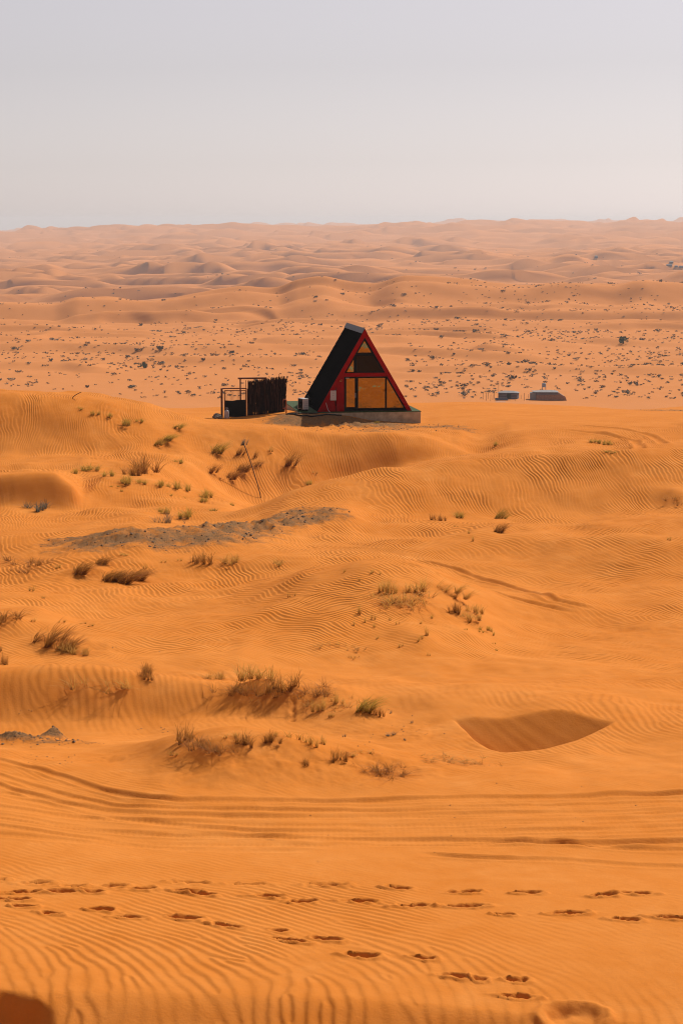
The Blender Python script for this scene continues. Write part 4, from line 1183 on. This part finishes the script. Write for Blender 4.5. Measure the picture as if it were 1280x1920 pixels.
# ------------------------------------------------------------------ the camp on the plain
M_WEAVE = mat('dark_woven_cloth', (0.075, 0.06, 0.075), 0.9, noise=.35, nscale=1.2)
M_CANVAS = mat('grey_canvas', (0.24, 0.23, 0.23), 0.85, noise=.2, nscale=.8)
M_REED = mat('brown_reed', (0.26, 0.13, 0.07), 0.9, noise=.3, nscale=2)
M_STRIPE = mat('pale_stripe', (0.22, 0.17, 0.16), 0.9, noise=.2)
M_BLUE = mat('dull_blue_cloth', (0.06, 0.065, 0.12), 0.7, noise=.3)
def camp_pt(px, py): return at(px, py, 300)
cp = camp_pt(951, 748); sc = cp.y / F
tent = empty('camp_tent', cp, math.radians(-14)); tag(tent, 'dark striped tent with pale hipped roof left of the larger camp hall', 'tent')
w, dp, h = 36 * sc * .5, 3.6, 11.5 * sc
MB().box(-w, w, 0, dp, 0, h).build('wall', M_WEAVE, tent)
for k in range(3): MB().box(-w - .01, w + .01, -.012, 0, h * (.2 + .27 * k), h * (.26 + .27 * k)).build('stripe', M_STRIPE, tent)
MB().box(-.2, 1.1, -.03, 0.1, 0.0, h * .88).build('doorway_shade', M_DARK, tent)  # dark slab on the solid wall, coloured as the shade of an open entrance
rf = MB(); e_ = .35
rf.add([(-w - e_, -e_, h + .01), (w + e_, -e_, h + .01), (w + e_, dp + e_, h + .01), (-w - e_, dp + e_, h + .01), (-w * .45, dp / 2, h + 3.4 * sc), (w * .45, dp / 2, h + 3.4 * sc)],
       [(0, 1, 5, 4), (1, 2, 5), (2, 3, 4, 5), (3, 0, 4), (3, 2, 1, 0)])
rf.build('roof', M_CANVAS, tent)
cp = camp_pt(1033, 751)
hall = empty('camp_hall', cp, math.radians(-3)); tag(hall, 'long low camp hall with brown reed wall and grey roof', 'hall')
w = 57 * sc * .5; dp = 5.5; h = 9.5 * sc; h2 = 15.5 * sc
MB().prism([(-w, 0), (w, 0), (w - .5, h * .8), (w * .62, h * 1.15), (-w, h)], 0, .25).build('front_wall', M_REED, hall)
MB().box(-w, w * .42, .3, dp, .0, h2).build('side_wall', M_WEAVE, hall)
for k in range(2): MB().box(-w + .1, w * .4, .285, .3, h + (h2 - h) * (.25 + .4 * k), h + (h2 - h) * (.4 + .4 * k)).build('stripe', M_STRIPE, hall)
MB().prism([(w * .43, h * .85), (w - .6, h * .7), (w * .42, h2)], .3, dp - .5).build('porch_roof', M_REED, hall)
rf = MB()
rf.add([(-w - .6, -.3, h2 + .02), (w * .46, -.3, h2 + .02), (w * .46, dp + .4, h2 + .02), (-w - 1.6, dp + .4, h2 + .02), (-w * .55, dp / 2, h2 + 3 * sc), (0, dp / 2, h2 + 3 * sc)],
       [(0, 1, 5, 4), (1, 2, 5), (2, 3, 4, 5), (3, 0, 4), (3, 2, 1, 0)])
rf.build('roof', M_CANVAS, hall)
MB().box(-w - 1.8, -w - .05, 1.0, dp - 1, 0, h2 * .9).build('annex', M_CANVAS, hall)
tk = empty('water_tank', cp + Vector((-w * .35, dp + 2.0, 0))); tag(tk, 'grey water tank raised behind the roof of the camp hall', 'tank')
tz = 29 * sc
MB().lathe([(.62, tz - 1.25), (.66, tz - 1.2), (.66, tz - .15), (.55, tz), (.15, tz + .05)], 16).build('tank', M_GREY, tk, smooth=False)
for sx, sy in ((-1, -1), (1, -1), (-1, 1), (1, 1)): MB().box(sx * .55 - .05, sx * .55 + .05, sy * .55 - .05, sy * .55 + .05, -.2, tz - 1.25).build('leg', M_GREY, tk)
cp2 = camp_pt(941, 751)
bench = empty('low_seating', cp2, math.radians(4)); tag(bench, 'low blue cushioned seating row in front of the left tent', 'seating')
MB().box(-2.0, 1.9, 0, .8, .0, .3).build('base', M_BLUE, bench)
MB().box(-2.1, 1.7, .8, 1.1, 0, .75).build('backrest', M_WEAVE, bench)
for k in range(4): MB().box(-1.85 + .92 * k, -1.05 + .92 * k, .05, .75, .3, .48).build('cushion', M_BLUE, bench, bevel=.05)
mt = MB().box(-1.6, 1.5, -.7, .7, 0.0, .04).build('floor_mat', M_CANVAS); mt.location = camp_pt(938, 753.5); tag(mt, 'pale flat mat on sand before the blue seating', 'mat')
pr = random.Random(9)
for kp, (px, py, hh) in enumerate(((905,749,14),(911,751,15),(914,748,12),(919,752,12),(923,750,10),(926,747,13),(934,738,20),(955,752,8),(966,752,9),(976,748,7),(982,751,14),(990,747,8))):
    p = camp_pt(px, py); o = MB().tube([(0, 0, -.3), (pr.gauss(0, .05), 0, hh * sc)], .06, 5).build('fence_post', M_WOOD); o.location = p
    tag(o, ('first', 'second', 'third', 'fourth', 'fifth', 'sixth', 'tall seventh', 'eighth', 'ninth', 'tenth', 'eleventh', 'last')[kp] + ' thin wooden post from the left around camp tents', 'post', 'thin posts around the camp')

# distant dwellings
def small_hut(px, py, w, d, h, lab, wallm, roofm, dmin=1500):
    w *= .75; h *= .75
    p = at(px, py, dmin); e = empty('distant_hut', p); tag(e, lab, 'hut')
    MB().box(-w / 2, w / 2, 0, d, -.5, h).build('wall', wallm, e)
    MB().box(-w * .1, w * .12, -.03, .02, 0, h * .7).build('door', M_DARK, e)
    rf = MB(); rf.add([(-w * .55, -.3, h + .02), (w * .55, -.3, h + .02), (w * .55, d + .3, h + .02), (-w * .55, d + .3, h + .02), (-w * .25, d / 2, h * 1.45), (w * .25, d / 2, h * 1.45)],
                      [(0, 1, 5, 4), (1, 2, 5), (2, 3, 4, 5), (3, 0, 4), (3, 2, 1, 0)])
    rf.build('roof', roofm, e)
small_hut(1117, 484, 7, 6, 4.0, 'lone grey hut far off among the hazy dunes', M_WEAVE, M_CANVAS)
for k, (px, py, w, h, lab) in enumerate(((1254, 499, 11, 2.6, 'leftmost dark tent of the hazy camp at right edge'), (1258, 494, 7, 3.2, 'pale roofed tent at the back of the hazy camp at right edge'),
        (1267, 501, 6, 2.4, 'small dark tent in the middle of the hazy right camp'), (1276, 502, 8, 2.6, 'rightmost dark tent of the hazy camp by the picture edge'))):
    small_hut(px, py, w, 5, h, lab, M_WEAVE, M_CANVAS if k == 1 else M_BLUE)

# ------------------------------------------------------------------ loose stones
gr_ = random.Random(33); peb = MB()
def pebble(p, s):
    a = gr_.uniform(0, 6.28); k = [gr_.uniform(.7, 1.2) for _ in range(6)]
    vs_ = [(s * k[0], 0, .2 * s), (0, s * k[1], .2 * s), (-s * k[2], 0, .25 * s), (0, -s * k[3], .2 * s), (0.1 * s, 0, s * .8 * k[4]), (0, 0, -s * .3)]
    ca, sa = math.cos(a), math.sin(a)
    peb.add([(p.x + x * ca - y * sa, p.y + x * sa + y * ca, p.z + z) for x, y, z in vs_], [(0, 1, 4), (1, 2, 4), (2, 3, 4), (3, 0, 4), (1, 0, 5), (2, 1, 5), (3, 2, 5), (0, 3, 5)])
gi = np.argwhere(gravel[:, jin0:jin1] > .5)
for k in range(1500):
    i, j = gi[gr_.randrange(len(gi))]; j += jin0
    x, y = X[i, j] + gr_.gauss(0, .15), Y[i, j] + gr_.gauss(0, .15)
    sc_ = .009 + .028 * gr_.random() ** 5
    if y > 50: sc_ *= 1.8
    pebble(Vector((x, y, height(x, y))), sc_)
for (px, py, sx, sy, n_) in ((310,1369,9,6,9),(262,1370,4,3,2),(215,1215,5,3,4),(300,1222,3,2,1),(770,1375,60,20,16),(690,1400,50,25,10),(728,1334,6,4,4),(120,1420,60,12,18),(640,1470,500,10,8),(900,1540,380,40,12),(60,1330,60,10,8),(800,800,60,6,30),(640,805,70,6,40),(770,1028,3,2,2)):
    for k in range(n_):
        p = at(px + gr_.gauss(0, sx * .6), py + gr_.gauss(0, sy * .6)); pebble(p, p.y / F * gr_.uniform(.7, 2.0))
o = peb.build('loose_gravel', mat('dark_gravel', (0.17, 0.105, 0.062), .9, noise=.5, nscale=3))
tag(o, 'loose dark gravel and pebbles strewn over the sand', 'gravel', kind='stuff')
